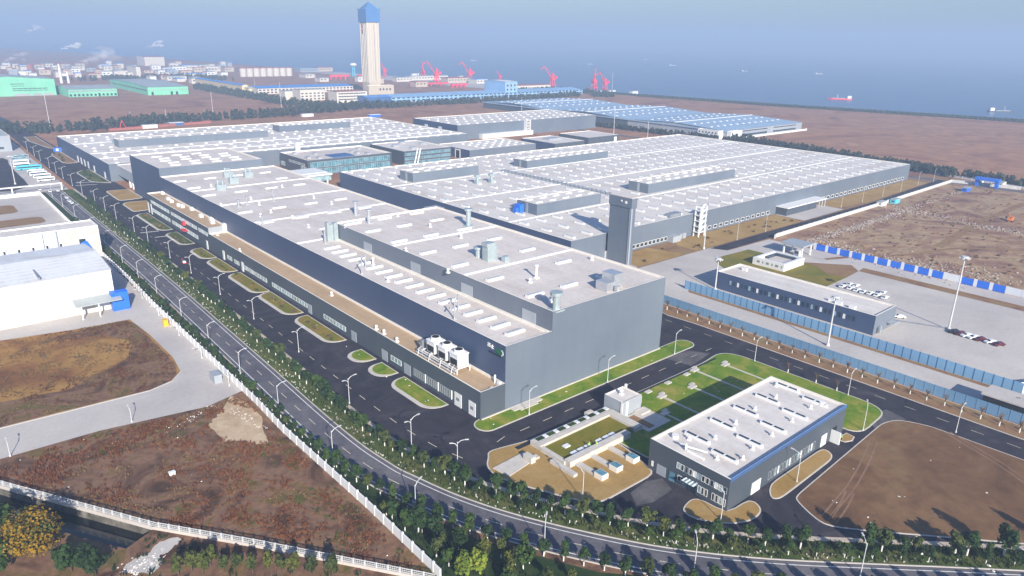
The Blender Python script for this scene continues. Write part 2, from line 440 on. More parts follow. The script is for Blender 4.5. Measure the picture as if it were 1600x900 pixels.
def inset(pts, d):
    if area(pts) < 0: pts = pts[::-1]
    n = len(pts); out = []
    for i in range(n):
        a, p, b = pts[i - 1], pts[i], pts[(i + 1) % n]
        def nrm(q, r):
            dx, dy = r[0] - q[0], r[1] - q[1]; L = math.hypot(dx, dy) or 1
            return (-dy / L, dx / L)
        n1, n2 = nrm(a, p), nrm(p, b); k = 1 + n1[0] * n2[0] + n1[1] * n2[1]
        k = max(k, 0.35)
        out.append((p[0] + (n1[0] + n2[0]) / k * d, p[1] + (n1[1] + n2[1]) / k * d))
    return out
def rounded(x0, x1, y0, y1, r, n=5, corners=(1, 1, 1, 1)):
    # corners: (x0,y0) (x1,y0) (x1,y1) (x0,y1)
    out = []
    for (cx, cy, a0, on, px, py) in ((x0 + r, y0 + r, 180, corners[0], x0, y0), (x1 - r, y0 + r, 270, corners[1], x1, y0), (x1 - r, y1 - r, 0, corners[2], x1, y1), (x0 + r, y1 - r, 90, corners[3], x0, y1)):
        if not on: out.append((px, py)); continue
        for i in range(n + 1):
            a = R(a0 + 90 * i / n); out.append((cx + r * math.cos(a), cy + r * math.sin(a)))
    return out
# ---------------------------------------------------------------- the land, the sea, the canal
land = MB()
land.poly([(-471, 993), (4.5, 193), (28.3, 153), (43.4, 132.8), (66, 101), (294, -211), (1400, -1500), (1756, -1500), (1301, 332), (1209, 702), (1171, 970), (1157, 1055), (1162, 1207), (1150, 1429), (1120, 1755), (1090, 2069), (1060, 2389), (1010, 2936), (904, 3685), (700, 5000), (200, 9000), (-3000, 9000), (-3000, 993)][::-1])
land.poly([(28.3, 153), (21.8, 149.7), (15.3, 160), (-10, 203), (-497, 993), (-3000, 993), (-3000, -1500), (1400, -1500), (294, -211), (66, 101), (43.4, 132.8)])
struct('ground', land, 'field_red')
struct('sea', MB().poly([(600, -2500), (9500, -2500), (9500, 9500), (100, 9500)], -2.5), 'sea')
struct('canal_water', MB().poly([(-500, 1010), (-530, 990), (0, 120), (45, 120), (40, 170)], -2.4), 'canal')
cw = MB()
bank = [(-471, 993), (4.5, 193), (28.3, 153), (21.8, 149.7), (15.3, 160), (-10, 203), (-497, 993)]
for a, b_ in zip(bank, bank[1:]):
    cw.add([(a[0], a[1], -3.2), (b_[0], b_[1], -3.2), (b_[0], b_[1], 0.02), (a[0], a[1], 0.02)], [(0, 1, 2, 3)])
struct('canal_bank', cw, 'stained')
dk = MB()
dl = [(1756, -1500), (1301, 332), (1209, 702), (1171, 970), (1157, 1055)]
for a, b_ in zip(dl, dl[1:]):
    d = offset([a, b_], -9)
    dk.add([(a[0], a[1], -3), (b_[0], b_[1], -3), ((a[0] + d[0][0]) / 2, (a[1] + d[0][1]) / 2, 4.0), ((b_[0] + d[1][0]) / 2, (b_[1] + d[1][1]) / 2, 4.0), (d[0][0], d[0][1], 0.1), (d[1][0], d[1][1], 0.1)], [(0, 1, 3, 2), (2, 3, 5, 4)])
struct('sea_dike', dk, 'verge_dark')

# ---------------------------------------------------------------- ground sheets
def sheet(name, pts, mat, z):
    return struct(name, MB().poly(pts if area(pts) > 0 else pts[::-1], z), mat)
# the compound on the left
sheet('near_ground', [(4.5, 193), (28.3, 153), (43.4, 132.8), (66, 101), (140, 0), (82, 300), (82, 590), (-60, 590), (-60, 301)], 'field_scrub', 0.006)
sheet('near_ground', [(28.3, 153), (21.8, 149.7), (15.3, 160), (-10, 203), (-60, 284), (-200, 100), (100, -100), (140, 0), (66, 101), (43.4, 132.8)], 'field_scrub', 0.006)
sheet('plant_ground', [(200, 200), (680, 205), (680, 236), (640, 240), (640, 470), (200, 470)], 'soil', 0.006)
sheet('yard_paving', [(-40, 206.5), (6, 207.3), (29, 207), (57, 202.5), (69, 206), (70.5, 380), (72.3, 570), (-40, 575)], 'concrete', 0.02)
f1 = [(-30, 298), (17, 297), (40, 292.5), (58, 291), (59.6, 270), (60, 245), (58.5, 232), (54, 226.5), (47, 224), (19.9, 225.2), (-30, 227.5)]
sheet('dry_grass_field', f1, 'field_dry', 0.04)
k = MB(); lo = [(58.5, 232), (54, 226.5), (47, 224), (19.9, 225.2), (-30, 227.5)]
k.prism(lo + offset(lo, 0.5)[::-1], 0.0, 0.12)
struct('field_kerb', k, 'kerb')
sheet('scrub_field', [(-3, 206.2), (6, 206.5), (29, 206), (57, 201.5), (66, 204), (68.2, 195), (67, 175), (68.3, 129), (68.2, 101), (65.5, 102.4), (43, 134.0), (27.7, 154.2), (3.9, 194)], 'field_scrub', 0.02)
sp_ = catmull([(64.9,205.2), (66.8,199.9), (67.1,191.9), (65.6,182.6), (62.6,172.6), (59.9,173.1), (57.7,177.4), (53.9,179.6), (53.5,185.1), (53.8,191.2), (57.3,194.9), (60.1,197.6), (64.9,205.2)], 4)
sheet('sand_patch', [(p[0] + rnd.uniform(-.5, .5), p[1] + rnd.uniform(-.9, .9)) for p in sp_[:-1]], 'sand', 0.06)
# brown beds on the upper yard of the same compound
sheet('soil_bed', rounded(20, 53.5, 518, 545, 5), 'soil', 0.05)
sheet('soil_bed', rounded(20, 62, 481, 500, 5), 'soil', 0.05)
# bank below the canal railing
sheet('canal_verge', [(28.3, 152.4), (21.8, 149.2), (16, 158), (-20, 219), (-60, 200), (40, 60), (110, 40), (66, 100.2), (43, 132)], 'field_scrub', 0.015)
rp_ = catmull([(18.7,142.5), (21.6,145.0), (24.5,145.2), (27.4,147.1), (30.7,147.6), (31.8,145.7), (29.2,143.4), (26.9,142.7), (25.8,139.6), (23.6,138.2), (18.7,142.5)], 4)
sheet('rubble_patch', [(p[0] + rnd.uniform(-.4, .4), p[1] + rnd.uniform(-.5, .5)) for p in rp_[:-1]], 'concrete', 0.05)

# public road: its right-hand edge line, from far to near
EDGE = catmull([(98, 1300), (92, 950), (86, 700), (84.8, 517), (84.2, 400), (83.6, 321), (81.6, 226), (80.3, 165), (81.6, 142), (83.6, 132), (87.2, 119), (93.0, 105), (101.8, 89), (111.8, 74), (125.2, 58.6), (144.5, 40.2), (163.8, 22), (260, -70)], 8)
FULL = EDGE
EDGE = [p for p in FULL if p[1] < 578]      # the public road ends at the bus park gate
verge = MB().strip(offset(EDGE, 1.3), offset(EDGE, 9.8), 0.015)
struct('planting_strip', verge, 'verge')
belt = MB().strip([(p[0], p[1]) for p in [(73, 575), (71.2, 480), (70.5, 380), (69.5, 330), (69.4, 195), (68.8, 130), (68.9, 100), (75, 60), (120, 10), (200, -70)]], [(78, 575), (77, 480), (76, 380), (74.6, 330), (72.8, 195), (74.6, 130), (82, 104), (95, 80), (128, 45), (240, -70)], 0.012)
struct('green_belt', belt, 'verge_dark')
pub = struct('public_road', MB().strip(offset(EDGE, -7.9), offset(EDGE, 1.2), 0.03), 'asphalt_old')
kb = MB()
for o_ in (-8.2, 1.2): 
    a = offset(EDGE, o_); b_ = offset(EDGE, o_ + 0.3)
    for i in range(len(a) - 1): kb.prism([a[i], a[i + 1], b_[i + 1], b_[i]], 0.0, 0.16)
struct('road_kerb', kb, 'kerb')
ln = MB()
for o_ in (0.0, -6.7): ln.strip(offset(EDGE, o_ - 0.16), offset(EDGE, o_ + 0.10), 0.05)
struct('road_edge_line', ln, 'paint')
roadmark = None
for x, y, a in walk(offset(EDGE, -3.35), 10.0, 3):
    if y > 620 or y < -30: continue
    struct('road_dash', MB().obox(x, y, 0.035, 0.05, 4.2, 0.2, a), 'paint_cream', pub)

# works roads inside the plant: one asphalt sheet, lawns and islands lie on it
IN = offset(FULL, 9.8)
pth = MB()
a = offset(EDGE, 8.3); b_ = offset(EDGE, 9.7)
for i in range(len(a) - 1): pth.prism([a[i], a[i + 1], b_[i + 1], b_[i]], 0.0, 0.14)
struct('footpath', pth, 'path')
asp = [p for p in IN] + [(300, -60), (227.8, 10), (227.8, 175), (238, 186), (238, 213), (200, 213), (200, 470), (123, 545), (123, 1000), (112, 1300)]
wrk = struct('works_road', MB().poly(asp[::-1] if area(asp) < 0 else asp, 0.03), 'asphalt')
# dashes on the works roads
for x, y, a in walk(offset(EDGE, 9.8 + 5.3), 9.0, 3):
    if 128 < y < 560: struct('road_dash', MB().obox(x, y, 0.035, 0.05, 3.6, 0.2, a), 'paint_cream', wrk)
for i in range(12):
    x = 113 + i * 8.9
    struct('road_dash', MB().obox(x, 133.3, 0.035, 0.05, 3.6, 0.18, 0.0 if i else 0.25), 'paint_cream', wrk)
for i in range(14):
    y = 160 - i * 9.2
    struct('road_dash', MB().obox(222.2, y, 0.035, 0.05, 3.4, 0.16, math.pi / 2), 'paint_cream', wrk)

def lawn(pts, mat, road_side=0.45, name='lawn', h=0.16, soft=0):
    for k in range(soft):              # cut the corners so that the kerb runs in curves
        q = []
        for i in range(len(pts)):
            a, b_ = pts[i], pts[(i + 1) % len(pts)]
            L = math.hypot(b_[0] - a[0], b_[1] - a[1]) or 1; f = min(.27, 1.6 / L)
            q += [(a[0] + (b_[0] - a[0]) * f, a[1] + (b_[1] - a[1]) * f), (b_[0] + (a[0] - b_[0]) * f, b_[1] + (a[1] - b_[1]) * f)]
        pts = q
    o = struct(name, MB().prism(inset(pts, road_side), 0.0, h + 0.02), mat)
    struct('kerb', MB().prism(pts, 0.0, h), 'kerb', o)
    return o
# lawn islands along the annex: (y0, y1, material)
ISL = [(158.4, 183, 'lawn'), (186.4, 197, 'lawn'), (200.4, 211, 'lawn'), (221.5, 253.5, 'lawn_olive'), (256.7, 288.6, 'lawn_olive'), (289.6, 323, 'lawn_olive'), (325.8, 351, 'lawn_olive'), (353, 375, 'lawn_olive'), (385.3, 415.5, 'verge'), (422.2, 472.5, 'verge')]
for i, (y0, y1, mt) in enumerate(ISL):
    pts = rounded(106.0, 113.4, y0, y1, min(5.5, (y1 - y0) * 0.45), 6, (1, 0, 0, 1))
    o = struct('lawn_island', MB().prism(rounded(107.4, 113.0, y0 + 0.6, y1 - 0.6, min(4.6, (y1 - y0) * 0.42), 6, (1, 0, 0, 1)), 0.0, 0.2), mt)
    struct('kerb', MB().prism(pts, 0.0, 0.15), 'kerb', o)
lawn([(107.4, 481), (110, 480), (123.5, 481), (123.9, 509), (112, 512), (107.6, 507)], 'lawn_gold', 0.9, 'lawn_island', soft=2)
lawn([(108.6, 520), (112, 518), (123.9, 519), (123.9, 555), (112, 558), (109, 555)], 'lawn_gold', 0.9, 'lawn_island', soft=2)
lawn([(109, 600), (113, 594), (120.4, 586), (120.6, 655), (114, 655), (108.4, 645)], 'verge', 0.9, 'lawn_island', soft=2)
lawn([(109.5, 702), (113, 696), (120.4, 697), (120.6, 774), (114, 770), (110, 754)], 'soil', 0.9, 'lawn_island', soft=2)
lawn([(109, 860), (116, 800), (120.6, 790), (120.6, 900), (110, 900)], 'soil', 0.9, 'lawn_island')
# grass strip in front of the big hall, rounded ends
lawn(rounded(111.2, 211.5, 138.2, 145.6, 3.6, 6, (1, 1, 1, 1)), 'lawn', 0.4)
# block of lawns by the small works building
lawn([(104.4, 128.3), (106, 130.6), (110, 130), (118, 128), (136, 127.6), (136.8, 109), (133.4, 95.4), (113.3, 95.6), (109.6, 99.1), (101.8, 115.5), (100.3, 121), (101.4, 125.5)], 'lawn_gold', 0.4, soft=2)
lawn([(136.9, 127.6), (200, 127.8), (209.5, 129.2), (213.6, 127.3), (215.4, 122), (215.9, 78), (214.6, 74), (211.5, 71.4), (197, 70.6), (193.6, 73), (193.5, 99), (137.2, 99)], 'lawn', 0.4, soft=2)
lawn([(127, 82.4), (132.9, 83.0), (133.2, 74.2), (142.5, 73.9), (141.6, 70), (138, 68.6), (133, 69.4), (128.5, 72.9), (125.4, 77.5), (125.2, 80.6)], 'lawn_gold', 0.35, soft=2)
lawn([(151.4, 74.0), (178.4, 74.0), (178.6, 71.6), (176, 69.5), (150, 69.0), (147.3, 69.4), (146.6, 71)], 'lawn_gold', 0.35, soft=2)
lawn([(186, 74), (192, 73.6), (191.6, 71), (189, 70.4), (186.6, 71.4)], 'lawn_gold', 0.3)
# bare field at lower right with its kerb
lawn([(150.5, 66.4), (152.6, 67.3), (206, 69.6), (212, 67.4), (215.2, 60), (216, 20), (216, -20), (215, -20), (195, 4), (175.3, 25.2), (152, 50.4), (147.6, 55.6), (147, 59)], 'field_bare', 0.35, 'bare_field', 0.14, 2)
trk = MB()
for pts in ([(215.2,55.1), (211.7,47.4), (208.5,40.1), (204.2,33.0), (200.2,26.5)], [(149.6,58.3), (158.0,59.3), (167.1,60.4), (179.9,63.0), (193.4,66.5)], [(149.6,56.7), (157.7,57.9), (164.1,59.4)]):
    c = catmull(pts, 4)
    for o_ in (-0.9, 0.9): trk.strip(offset(c, o_ - 0.22), offset(c, o_ + 0.22), 0.175)
struct('tyre_track', trk, 'track')

# verge with young trees along the blue fence
lawn([(227.8, -60), (228, 150), (226.6, 164), (229, 174), (236.6, 174), (236.6, -60)], 'soil', 0.3, 'tree_verge', 0.13)
# east side: concrete lot and lanes
sheet('lot_paving', [(237.6, -80), (369.6, -80), (369.6, 203), (330, 204), (330, 213), (237.6, 213)], 'concrete', 0.02)
sheet('fence_verge', [(237.9, -60), (240.6, -60), (240.6, 172), (237.9, 174)], 'soil', 0.04)
sheet('fence_verge', [(257.2, 0), (259.7, 0), (259.7, 178), (257.2, 176)], 'soil', 0.04)
sheet('fence_verge', [(350.2, -80), (357.5, -80), (357.5, 144), (350.2, 143)], 'soil', 0.04)
gl = sheet('guard_lawn', [(311, 200), (341, 198.4), (342, 160), (348, 150), (336, 142), (300, 141), (294, 142), (294, 176), (304, 192)], 'lawn_olive', 0.04)
sheet('soil_bed', [(342, 168), (357.5, 150), (350, 143), (336, 142), (333, 150), (341, 160)], 'soil', 0.06)
sheet('haul_road', [(326, 212.4), (386, 212.9), (517, 212.2), (660, 219), (662, 208), (514, 204.9), (370, 204.4), (330, 204.6)], 'asphalt', 0.05)
sheet('hall_verge', [(268.6, 233.6), (268.6, 216), (275, 214.2), (300, 213.4), (306, 215.5), (303, 222), (300, 233.6)], 'lawn_gold', 0.05)
sheet('hall_verge', [(316, 214.2), (424, 213.6), (428, 220), (428, 233.6), (322, 233.6), (316, 226)], 'lawn_gold', 0.05)
sheet('hall_verge', [(483, 219), (520, 214), (638, 219), (638, 233.6), (483, 233.6)], 'lawn_gold', 0.05)
sheet('dock_paving', [(429, 213.8), (482, 214), (482, 233.6), (429, 233.6)], 'concrete', 0.05)
sheet('hall_footway', [(200.4, 214), (242, 214), (268.4, 214), (268.4, 234), (242.1, 234.2), (242.1, 470), (200.4, 470)], 'concrete', 0.045)
site = sheet('building_site', [(371, -80), (371, 199), (378, 201.5), (508, 203), (656, 207), (668, 160), (700, 40), (720, -80)], 'site', 0.02)
pit = MB()
for pts, w in (([(609.0,143.6), (553.2,143.1), (509.9,142.6), (481.3,140.3), (447.2,137.1), (430.8,136.2)], 5), ([(357.1,163.4), (379.4,153.6), (401.4,139.8), (438.2,127.4), (461.5,103.3)], 3), ([(488.1,139.0), (481.6,121.7), (477.3,107.6)], 3)):
    c = catmull(pts, 4); pit.strip(offset(c, -w / 2), offset(c, w / 2), 0.05 + w * 0.004)
struct('haul_track', pit, 'soil')
# car park with buses, far left
sheet('bus_apron', [(-20, 579), (91, 579), (92.5, 640), (93.5, 740), (96, 860), (40, 880), (-20, 880)], 'concrete', 0.04)
sheet('bus_park', [(25.7,606.3), (60.0,592.2), (71.7,606.0), (72.8,635.1), (73.0,677.8), (73.9,717.4), (76.4,743.6), (74.4,757.4), (37.8,765.9)], 'asphalt', 0.06)
sheet('dust_patch', [(121.7,94.0), (128.6,94.7), (132.7,92.8), (130.8,88.3), (122.9,88.0), (118.9,89.7)], 'dust', 0.045)
sheet('dust_patch', [(206.0,74.9), (215.5,72.4), (213.9,66.1), (205.8,66.4), (200.6,68.8)], 'dust', 0.045)
sheet('dust_patch', [(192.4,138.3), (204.1,137.4), (208.6,131.0), (194.3,128.8)], 'dust', 0.045)
dg = [(-30, 246), (10, 243), (26, 240), (36, 246), (44, 250), (50, 258), (52, 268), (47, 279), (38, 283), (30, 288), (44, 290.5), (57, 289.6), (58.6, 270), (59, 245), (57.6, 233), (53.5, 227.4), (47, 225), (19.9, 226), (-30, 228)]
c = catmull(dg + dg[:1], 3)
sheet('dead_grass', [(p[0] + rnd.uniform(-.7, .7) * (p[0] < 52), p[1] + rnd.uniform(-.9, .9) * (232 < p[1] < 288)) for p in c], 'field_scrub', 0.055)
# ---------------------------------------------------------------- buildings
def shell(root, x0, x1, y0, y1, z, wall='clad', roof='roof', par=0.7, t=0.45, z0=-0.3, names=('wall', 'coping', 'roof'), coping='flash', west=None):
    w = MB()
    o = [(x0, y0), (x1, y0), (x1, y1), (x0, y1)]; i = [(x0 + t, y0 + t), (x1 - t, y0 + t), (x1 - t, y1 - t), (x0 + t, y1 - t)]
    w.add([(p[0], p[1], z0) for p in o] + [(p[0], p[1], z) for p in o], [(a, (a + 1) % 4, 4 + (a + 1) % 4, 4 + a) for a in range(3 if west else 4)])
    wo = part(names[0], w, wall, root)
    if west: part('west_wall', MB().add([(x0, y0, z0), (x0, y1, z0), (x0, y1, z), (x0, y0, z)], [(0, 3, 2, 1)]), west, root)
    c = MB()
    c.add([(p[0], p[1], z) for p in o] + [(p[0], p[1], z) for p in i] + [(p[0], p[1], z - par) for p in i],
          [(a, (a + 1) % 4, 4 + (a + 1) % 4, 4 + a) for a in range(4)] + [(4 + a, 4 + (a + 1) % 4, 8 + (a + 1) % 4, 8 + a) for a in range(4)])
    part(names[1], c, coping, root)
    ro = part(names[2], MB().poly([(p[0], p[1]) for p in i], z - par), roof, root)
    return wo, ro
def wface(parent, name, mat, axis, plane, a0, a1, z0, z1, proud=0.08, label=None):
    # a flat piece on a -X ('x') or -Y ('y') wall
    m = MB()
    if axis == 'x': m.box(plane - proud, plane + 0.05, a0, a1, z0, z1)
    else: m.box(a0, a1, plane - proud, plane + 0.05, z0, z1)
    return part(name, m, mat, parent, label)
_wm = {}
def window(parent, axis, plane, a0, a1, z0, z1, gl='glass', fr='white', t=0.14, mull=0):
    key = (axis, round(a1 - a0, 2), round(z1 - z0, 2), gl, fr, mull)
    if key not in _wm:
        w, h = a1 - a0, z1 - z0
        g = MB(); f = MB()
        def bx(m, u0, u1, v0, v1, d):
            if axis == 'x': m.box(-d, 0.04, u0, u1, v0, v1)
            else: m.box(u0, u1, -d, 0.04, v0, v1)
        bx(g, 0, w, 0, h, 0.06)
        bx(f, -t, 0, -t, h + t, 0.12); bx(f, w, w + t, -t, h + t, 0.12); bx(f, 0, w, -t, 0, 0.12); bx(f, 0, w, h, h + t, 0.12)
        for i in range(mull):
            u = w * (i + 1) / (mull + 1); bx(f, u - t / 2, u + t / 2, 0, h, 0.12)
        _wm[key] = (g.mesh('window', gl), f.mesh('frame', fr))
    g, f = _wm[key]; r = wl(parent)
    loc = (plane - r.x, a0 - r.y, z0 - r.z) if axis == 'x' else (a0 - r.x, plane - r.y, z0 - r.z)
    w = inst('window', g, parent, loc)
    inst('frame', f, w)
    return w
def bar_mesh(lx, ly, h):
    # a ridge-topped rooflight on a kerb
    m = MB(); m.box(-lx / 2, lx / 2, -ly / 2, ly / 2, 0, h * 0.5)
    a, b = lx / 2 - 0.12, ly / 2 - 0.12
    k = min(a, b) * 0.55
    m.add([(-a, -b, h * .5), (a, -b, h * .5), (a, b, h * .5), (-a, b, h * .5), (-a + k, -b + k, h), (a - k, -b + k, h), (a - k, b - k, h), (-a + k, b - k, h)],
          [(0, 1, 5, 4), (1, 2, 6, 5), (2, 3, 7, 6), (3, 0, 4, 7), (4, 5, 6, 7)])
    return m
def glazed_bar(lx, ly, h):
    m = MB(); m.box(-lx / 2, lx / 2, -ly / 2, ly / 2, 0, h * .8)
    n = len(m.f); k = 3 if max(lx, ly) > 4 else 1
    for i in range(k):
        if lx > ly: a0 = -lx / 2 + .35 + i * (lx - .7) / k; m.box(a0 + .12, a0 + (lx - .7) / k - .12, -ly / 2 + .42, ly / 2 - .42, h * .8, h)
        else: a0 = -ly / 2 + .35 + i * (ly - .7) / k; m.box(-lx / 2 + .38, lx / 2 - .38, a0 + .12, a0 + (ly - .7) / k - .12, h * .8, h)
    me = m.mesh('skylight', 'skylight'); me.materials.append(M['sky_glass'])
    for i, p in enumerate(me.polygons): p.material_index = 1 if i >= n else 0
    return me
SKY_X = glazed_bar(7.0, 1.7, 0.9)
SKY_Y = glazed_bar(1.5, 6.6, 1.1)
DOT = bar_mesh(2.6, 2.6, 1.0).mesh('skylight', 'skylight')
def vent_mesh():
    m = MB(); m.box(-0.55, 0.55, -0.55, 0.55, 0, 0.5); m.cyl(0, 0, 0.5, 1.2, 0.3, 0.3, 8); m.cyl(0, 0, 1.2, 1.75, 0.62, 0.35, 8)
    return m.mesh('roof_vent', 'white')
VENT = vent_mesh()
def stack_mesh(h, r, cap=True):
    m = MB(); m.box(-r * 1.6, r * 1.6, -r * 1.6, r * 1.6, 0, 0.5); m.cyl(0, 0, 0.5, h, r, r, 10)
    if cap: m.cyl(0, 0, h, h + r * 0.9, r * 1.7, r * 1.7, 10)
    return m
def on(parent, name, me, x, y, z, rz=0.0, sc=1.0):
    r = wl(parent); return inst(name, me, parent, (x - r.x, y - r.y, z - r.z), rz, sc)
def _m(x, y, z, mb):
    mb.v = [(a + x, b + y, c + z) for a, b, c in mb.v]; return mb
def seam(root, x0, x1, y, z, w=1.0, h=0.45):
    part('expansion_kerb', MB().box(x0, x1, y - w / 2, y + w / 2, z - 0.1, z + h), 'skylight', root)

# --- main works hall: annex, long nave, tall nave, far tall bay
mh = thing('works_hall', 'tallest long slate grey works hall with the cream annex roof and rooflights, centre', 'factory', (115, 145, 0))
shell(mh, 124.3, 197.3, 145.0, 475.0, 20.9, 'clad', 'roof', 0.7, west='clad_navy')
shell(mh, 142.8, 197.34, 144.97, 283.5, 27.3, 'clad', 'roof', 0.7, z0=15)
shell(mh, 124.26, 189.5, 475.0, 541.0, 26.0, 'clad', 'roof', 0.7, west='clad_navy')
shell(mh, 115.0, 124.34, 144.94, 367.0, 9.1, 'clad_dark', 'roof_tan', 0.75)
shell(mh, 114.96, 124.36, 367.0, 474.0, 12.0, 'clad_dark', 'roof_tan', 0.75)
for k in range(18):
    on(mh, 'skylight', SKY_X, 134.0, 152.2 + 6.93 * k, 20.2)
for y in (160.5, 181, 201, 221.5, 242, 262.5, 279):
    for x in (149.6, 165.2, 182.6):
        if abs(x - 165.2) < 1 and y in (181, 201): continue
        on(mh, 'skylight', SKY_X, x, y, 26.6)
for y in (301, 328, 354, 405, 430, 455):
    for x in (129.8, 147.6, 165.3, 182.6):
        if (x < 130 and y == 301) or (y == 430 and x in (147.6, 165.3)): continue
        on(mh, 'skylight', SKY_X, x, y, 20.2)
for i in range(5):
    for j in range(4):
        if (i, j) == (4, 3): continue
        on(mh, 'skylight', SKY_X, 137 + j * 13 + (i % 2) * 2, 485 + i * 10, 25.3, 0.0, 0.9)
for y in (191.2, 238.0): seam(mh, 143.4, 196.8, y, 26.6)
for y in (285.2, 331, 376.5, 421.5): seam(mh, 124.9, 196.8, y, 20.2)
# round vents on the roofs
for (x, y, z) in [(172.4,279.3) + (26.6,), (173.2,254.1) + (26.6,), (173.0,231.5) + (26.6,), (143.9,228.0) + (26.6,), (141.2,196.6) + (26.6,), (157.0,171.0) + (26.6,), (143.2,274.4) + (26.6,), (149.3,152.9) + (26.6,), (193.3,176.4) + (26.6,),
                  (140.1,346.5) + (20.2,), (143.4,328.6) + (20.2,), (142.5,366.7) + (20.2,), (141.7,307.8) + (20.2,), (173.3,346.1) + (20.2,), (171.3,403.3) + (20.2,), (172.3,364.9) + (20.2,), (132.8,341.5) + (20.2,), (129.3,217.7) + (20.2,), (139.3,428.6) + (20.2,), (143.9,381.4) + (20.2,), (125.6,375.2) + (20.2,)]:
    on(mh, 'roof_vent', VENT, x, y, z)
# exhaust stacks
for (x, y, z, h, r, mt) in [(187.6,245.4) + (26.6, 7, 1.1, 'vent_teal'), (145.6,146.5) + (26.6, 5, 1.2, 'vent_teal'), (162.0,173.3) + (26.6, 4.5, 0.45, 'white'), (155.9,276.3) + (26.6, 5.5, 0.8, 'vent'), (172.0,317.7) + (20.2, 6.0, 0.9, 'vent'), (135.5,278.9) + (20.2, 5.5, 0.45, 'vent'), (135.2,238.1) + (20.2, 3.0, 0.4, 'white'), (127.4,326.2) + (20.2, 4, 0.4, 'vent'), (132.3,368.4) + (20.2, 3.2, 0.6, 'vent'), (138.0,371.8) + (20.2, 3.8, 0.5, 'vent'), (152.2,371.4) + (20.2, 6, 0.3, 'vent')]:
    part('exhaust_stack', _m(x, y, z, stack_mesh(h, r)), mt, mh)
def tee(x, y, z):
    m = MB(); m.box(x - .5, x + .5, y - .5, y + .5, z, z + .4); m.cyl(x, y, z, z + 5.2, .28, .24, 8)
    m.tube((x - 1.8, y - 1.0, z + 4.2), (x, y, z + 4.6), .22); m.cyl(x, y, z + 5.2, z + 5.6, .4, .4, 8); return m
for p in ((126.4,172.8), (131.8,178.1), (126.4,231.5), (132.0,238.4)): part('exhaust_stack', tee(p[0], p[1], 20.2), 'vent', mh)
p = (162.6,199.8)
d = MB().box(p[0] - 2.2, p[0] + 2.2, p[1] - 1.6, p[1] + 1.6, 26.6, 32.4); d.box(p[0] - 2.6, p[0] + 1.4, p[1] - 1.7, p[1] + 1.7, 32.4, 33.6); d.cyl(p[0] - 0.4, p[1] + 6, 26.6, 29.8, 1.3, 1.3, 10); d.cyl(p[0] - .4, p[1] + 6, 29.8, 30.6, 2.0, 2.0, 10); d.box(p[0] + 2.4, p[0] + 4.6, p[1] - 6, p[1] - 4, 26.6, 28.8)
part('air_duct', d, 'vent_teal', mh)
p = (175.5,150.8)
d = MB().box(p[0] - 5.5, p[0] - 1, p[1] - 3, p[1] + 2, 26.6, 29.8); d.box(p[0] - 1, p[0] + 3.5, p[1] - 2, p[1] + 3.5, 26.6, 31.6); d.cyl(p[0] - 2, p[1] - 4.4, 26.6, 28.6, 1.0, 1.0, 8)
part('air_handler', d, 'vent', mh)
d = MB().box(196.2, 203.5, 286, 293, 15, 25.4)
part('stair_head', d, 'clad_pale', mh)
d = MB().box(137.6, 138.8, 280.5, 282.5, 20.2, 28.6); d.box(140.4, 142.2, 279.5, 281.5, 20.2, 28.2); d.box(138.8, 140.4, 280.8, 281.6, 20.2, 27.4)
part('air_duct', d, 'vent_teal', mh)
for (x, y) in ((140.4,416.2), (153.9,432.7), (158.0,453.1), (168.1,446.0)):
    d = MB().box(x - 2.6, x + 2.6, y - 1.6, y + 1.6, 20.2, 23.6); d.cyl(x - 1.4, y, 23.6, 26.2, .6, .6, 8); d.cyl(x + 1.4, y, 23.6, 25.6, .6, .6, 8); d.tube((x - 1.4, y, 25.6), (x + 1.4, y, 25.2), .4)
    part('air_duct', d, 'vent_teal', mh)
# louvre panels on the tall nave's west wall
for y0 in (252, 216.6, 184.6, 152.4):
    wface(mh, 'louvre_panel', 'clad_pale', 'x', 142.8, y0, y0 + 6.4, 20.3, 24.4, 0.12)
part('sill_kerb', MB().box(141.6, 142.7, 146, 283, 20.1, 20.75), 'flash', mh)
# annex: ribbon windows, doors, vertical windows, gates
for (a0, a1) in ((256.6, 290), (225, 242), (187.2, 193.4)): window(mh, 'x', 115.0, a0, a1, 1.9, 3.5, 'glass_pale', 'white', 0.15, int((a1 - a0) / 2.5))
for (a0, a1) in ((252.6, 255.6), (217, 220.6), (195.8, 199.4), (181.6, 185.4)): wface(mh, 'door', 'clad_pale', 'x', 115.0, a0, a1, 0.1, 3.9, 0.14)
for (a0, a1) in ((147.2, 150.4), (154.0, 157.4)):
    d = wface(mh, 'gate', 'white', 'x', 115.0, a0, a1, 0.1, 4.5, 0.16)
    part('gate_panel', MB().box(114.8, 114.9, a0 + .9, a1 - .9, 2.0, 3.0), 'steel', d)
for k in range(18): window(mh, 'x', 115.0, 159.2 + k * 1.17, 159.75 + k * 1.17, 1.4, 3.9, 'glass', 'clad_pale', 0.1)
for k in (0, 6, 12): wface(mh, 'rain_hopper', 'white', 'x', 115.0, 158.7 + k * 1.17, 159.0 + k * 1.17, 1.2, 4.2, 0.3)
for a0 in (296, 303, 310, 317, 328, 337): window(mh, 'x', 115.0, a0, a0 + 5.4, 1.9, 3.5, 'glass_pale', 'white', 0.15, 2)
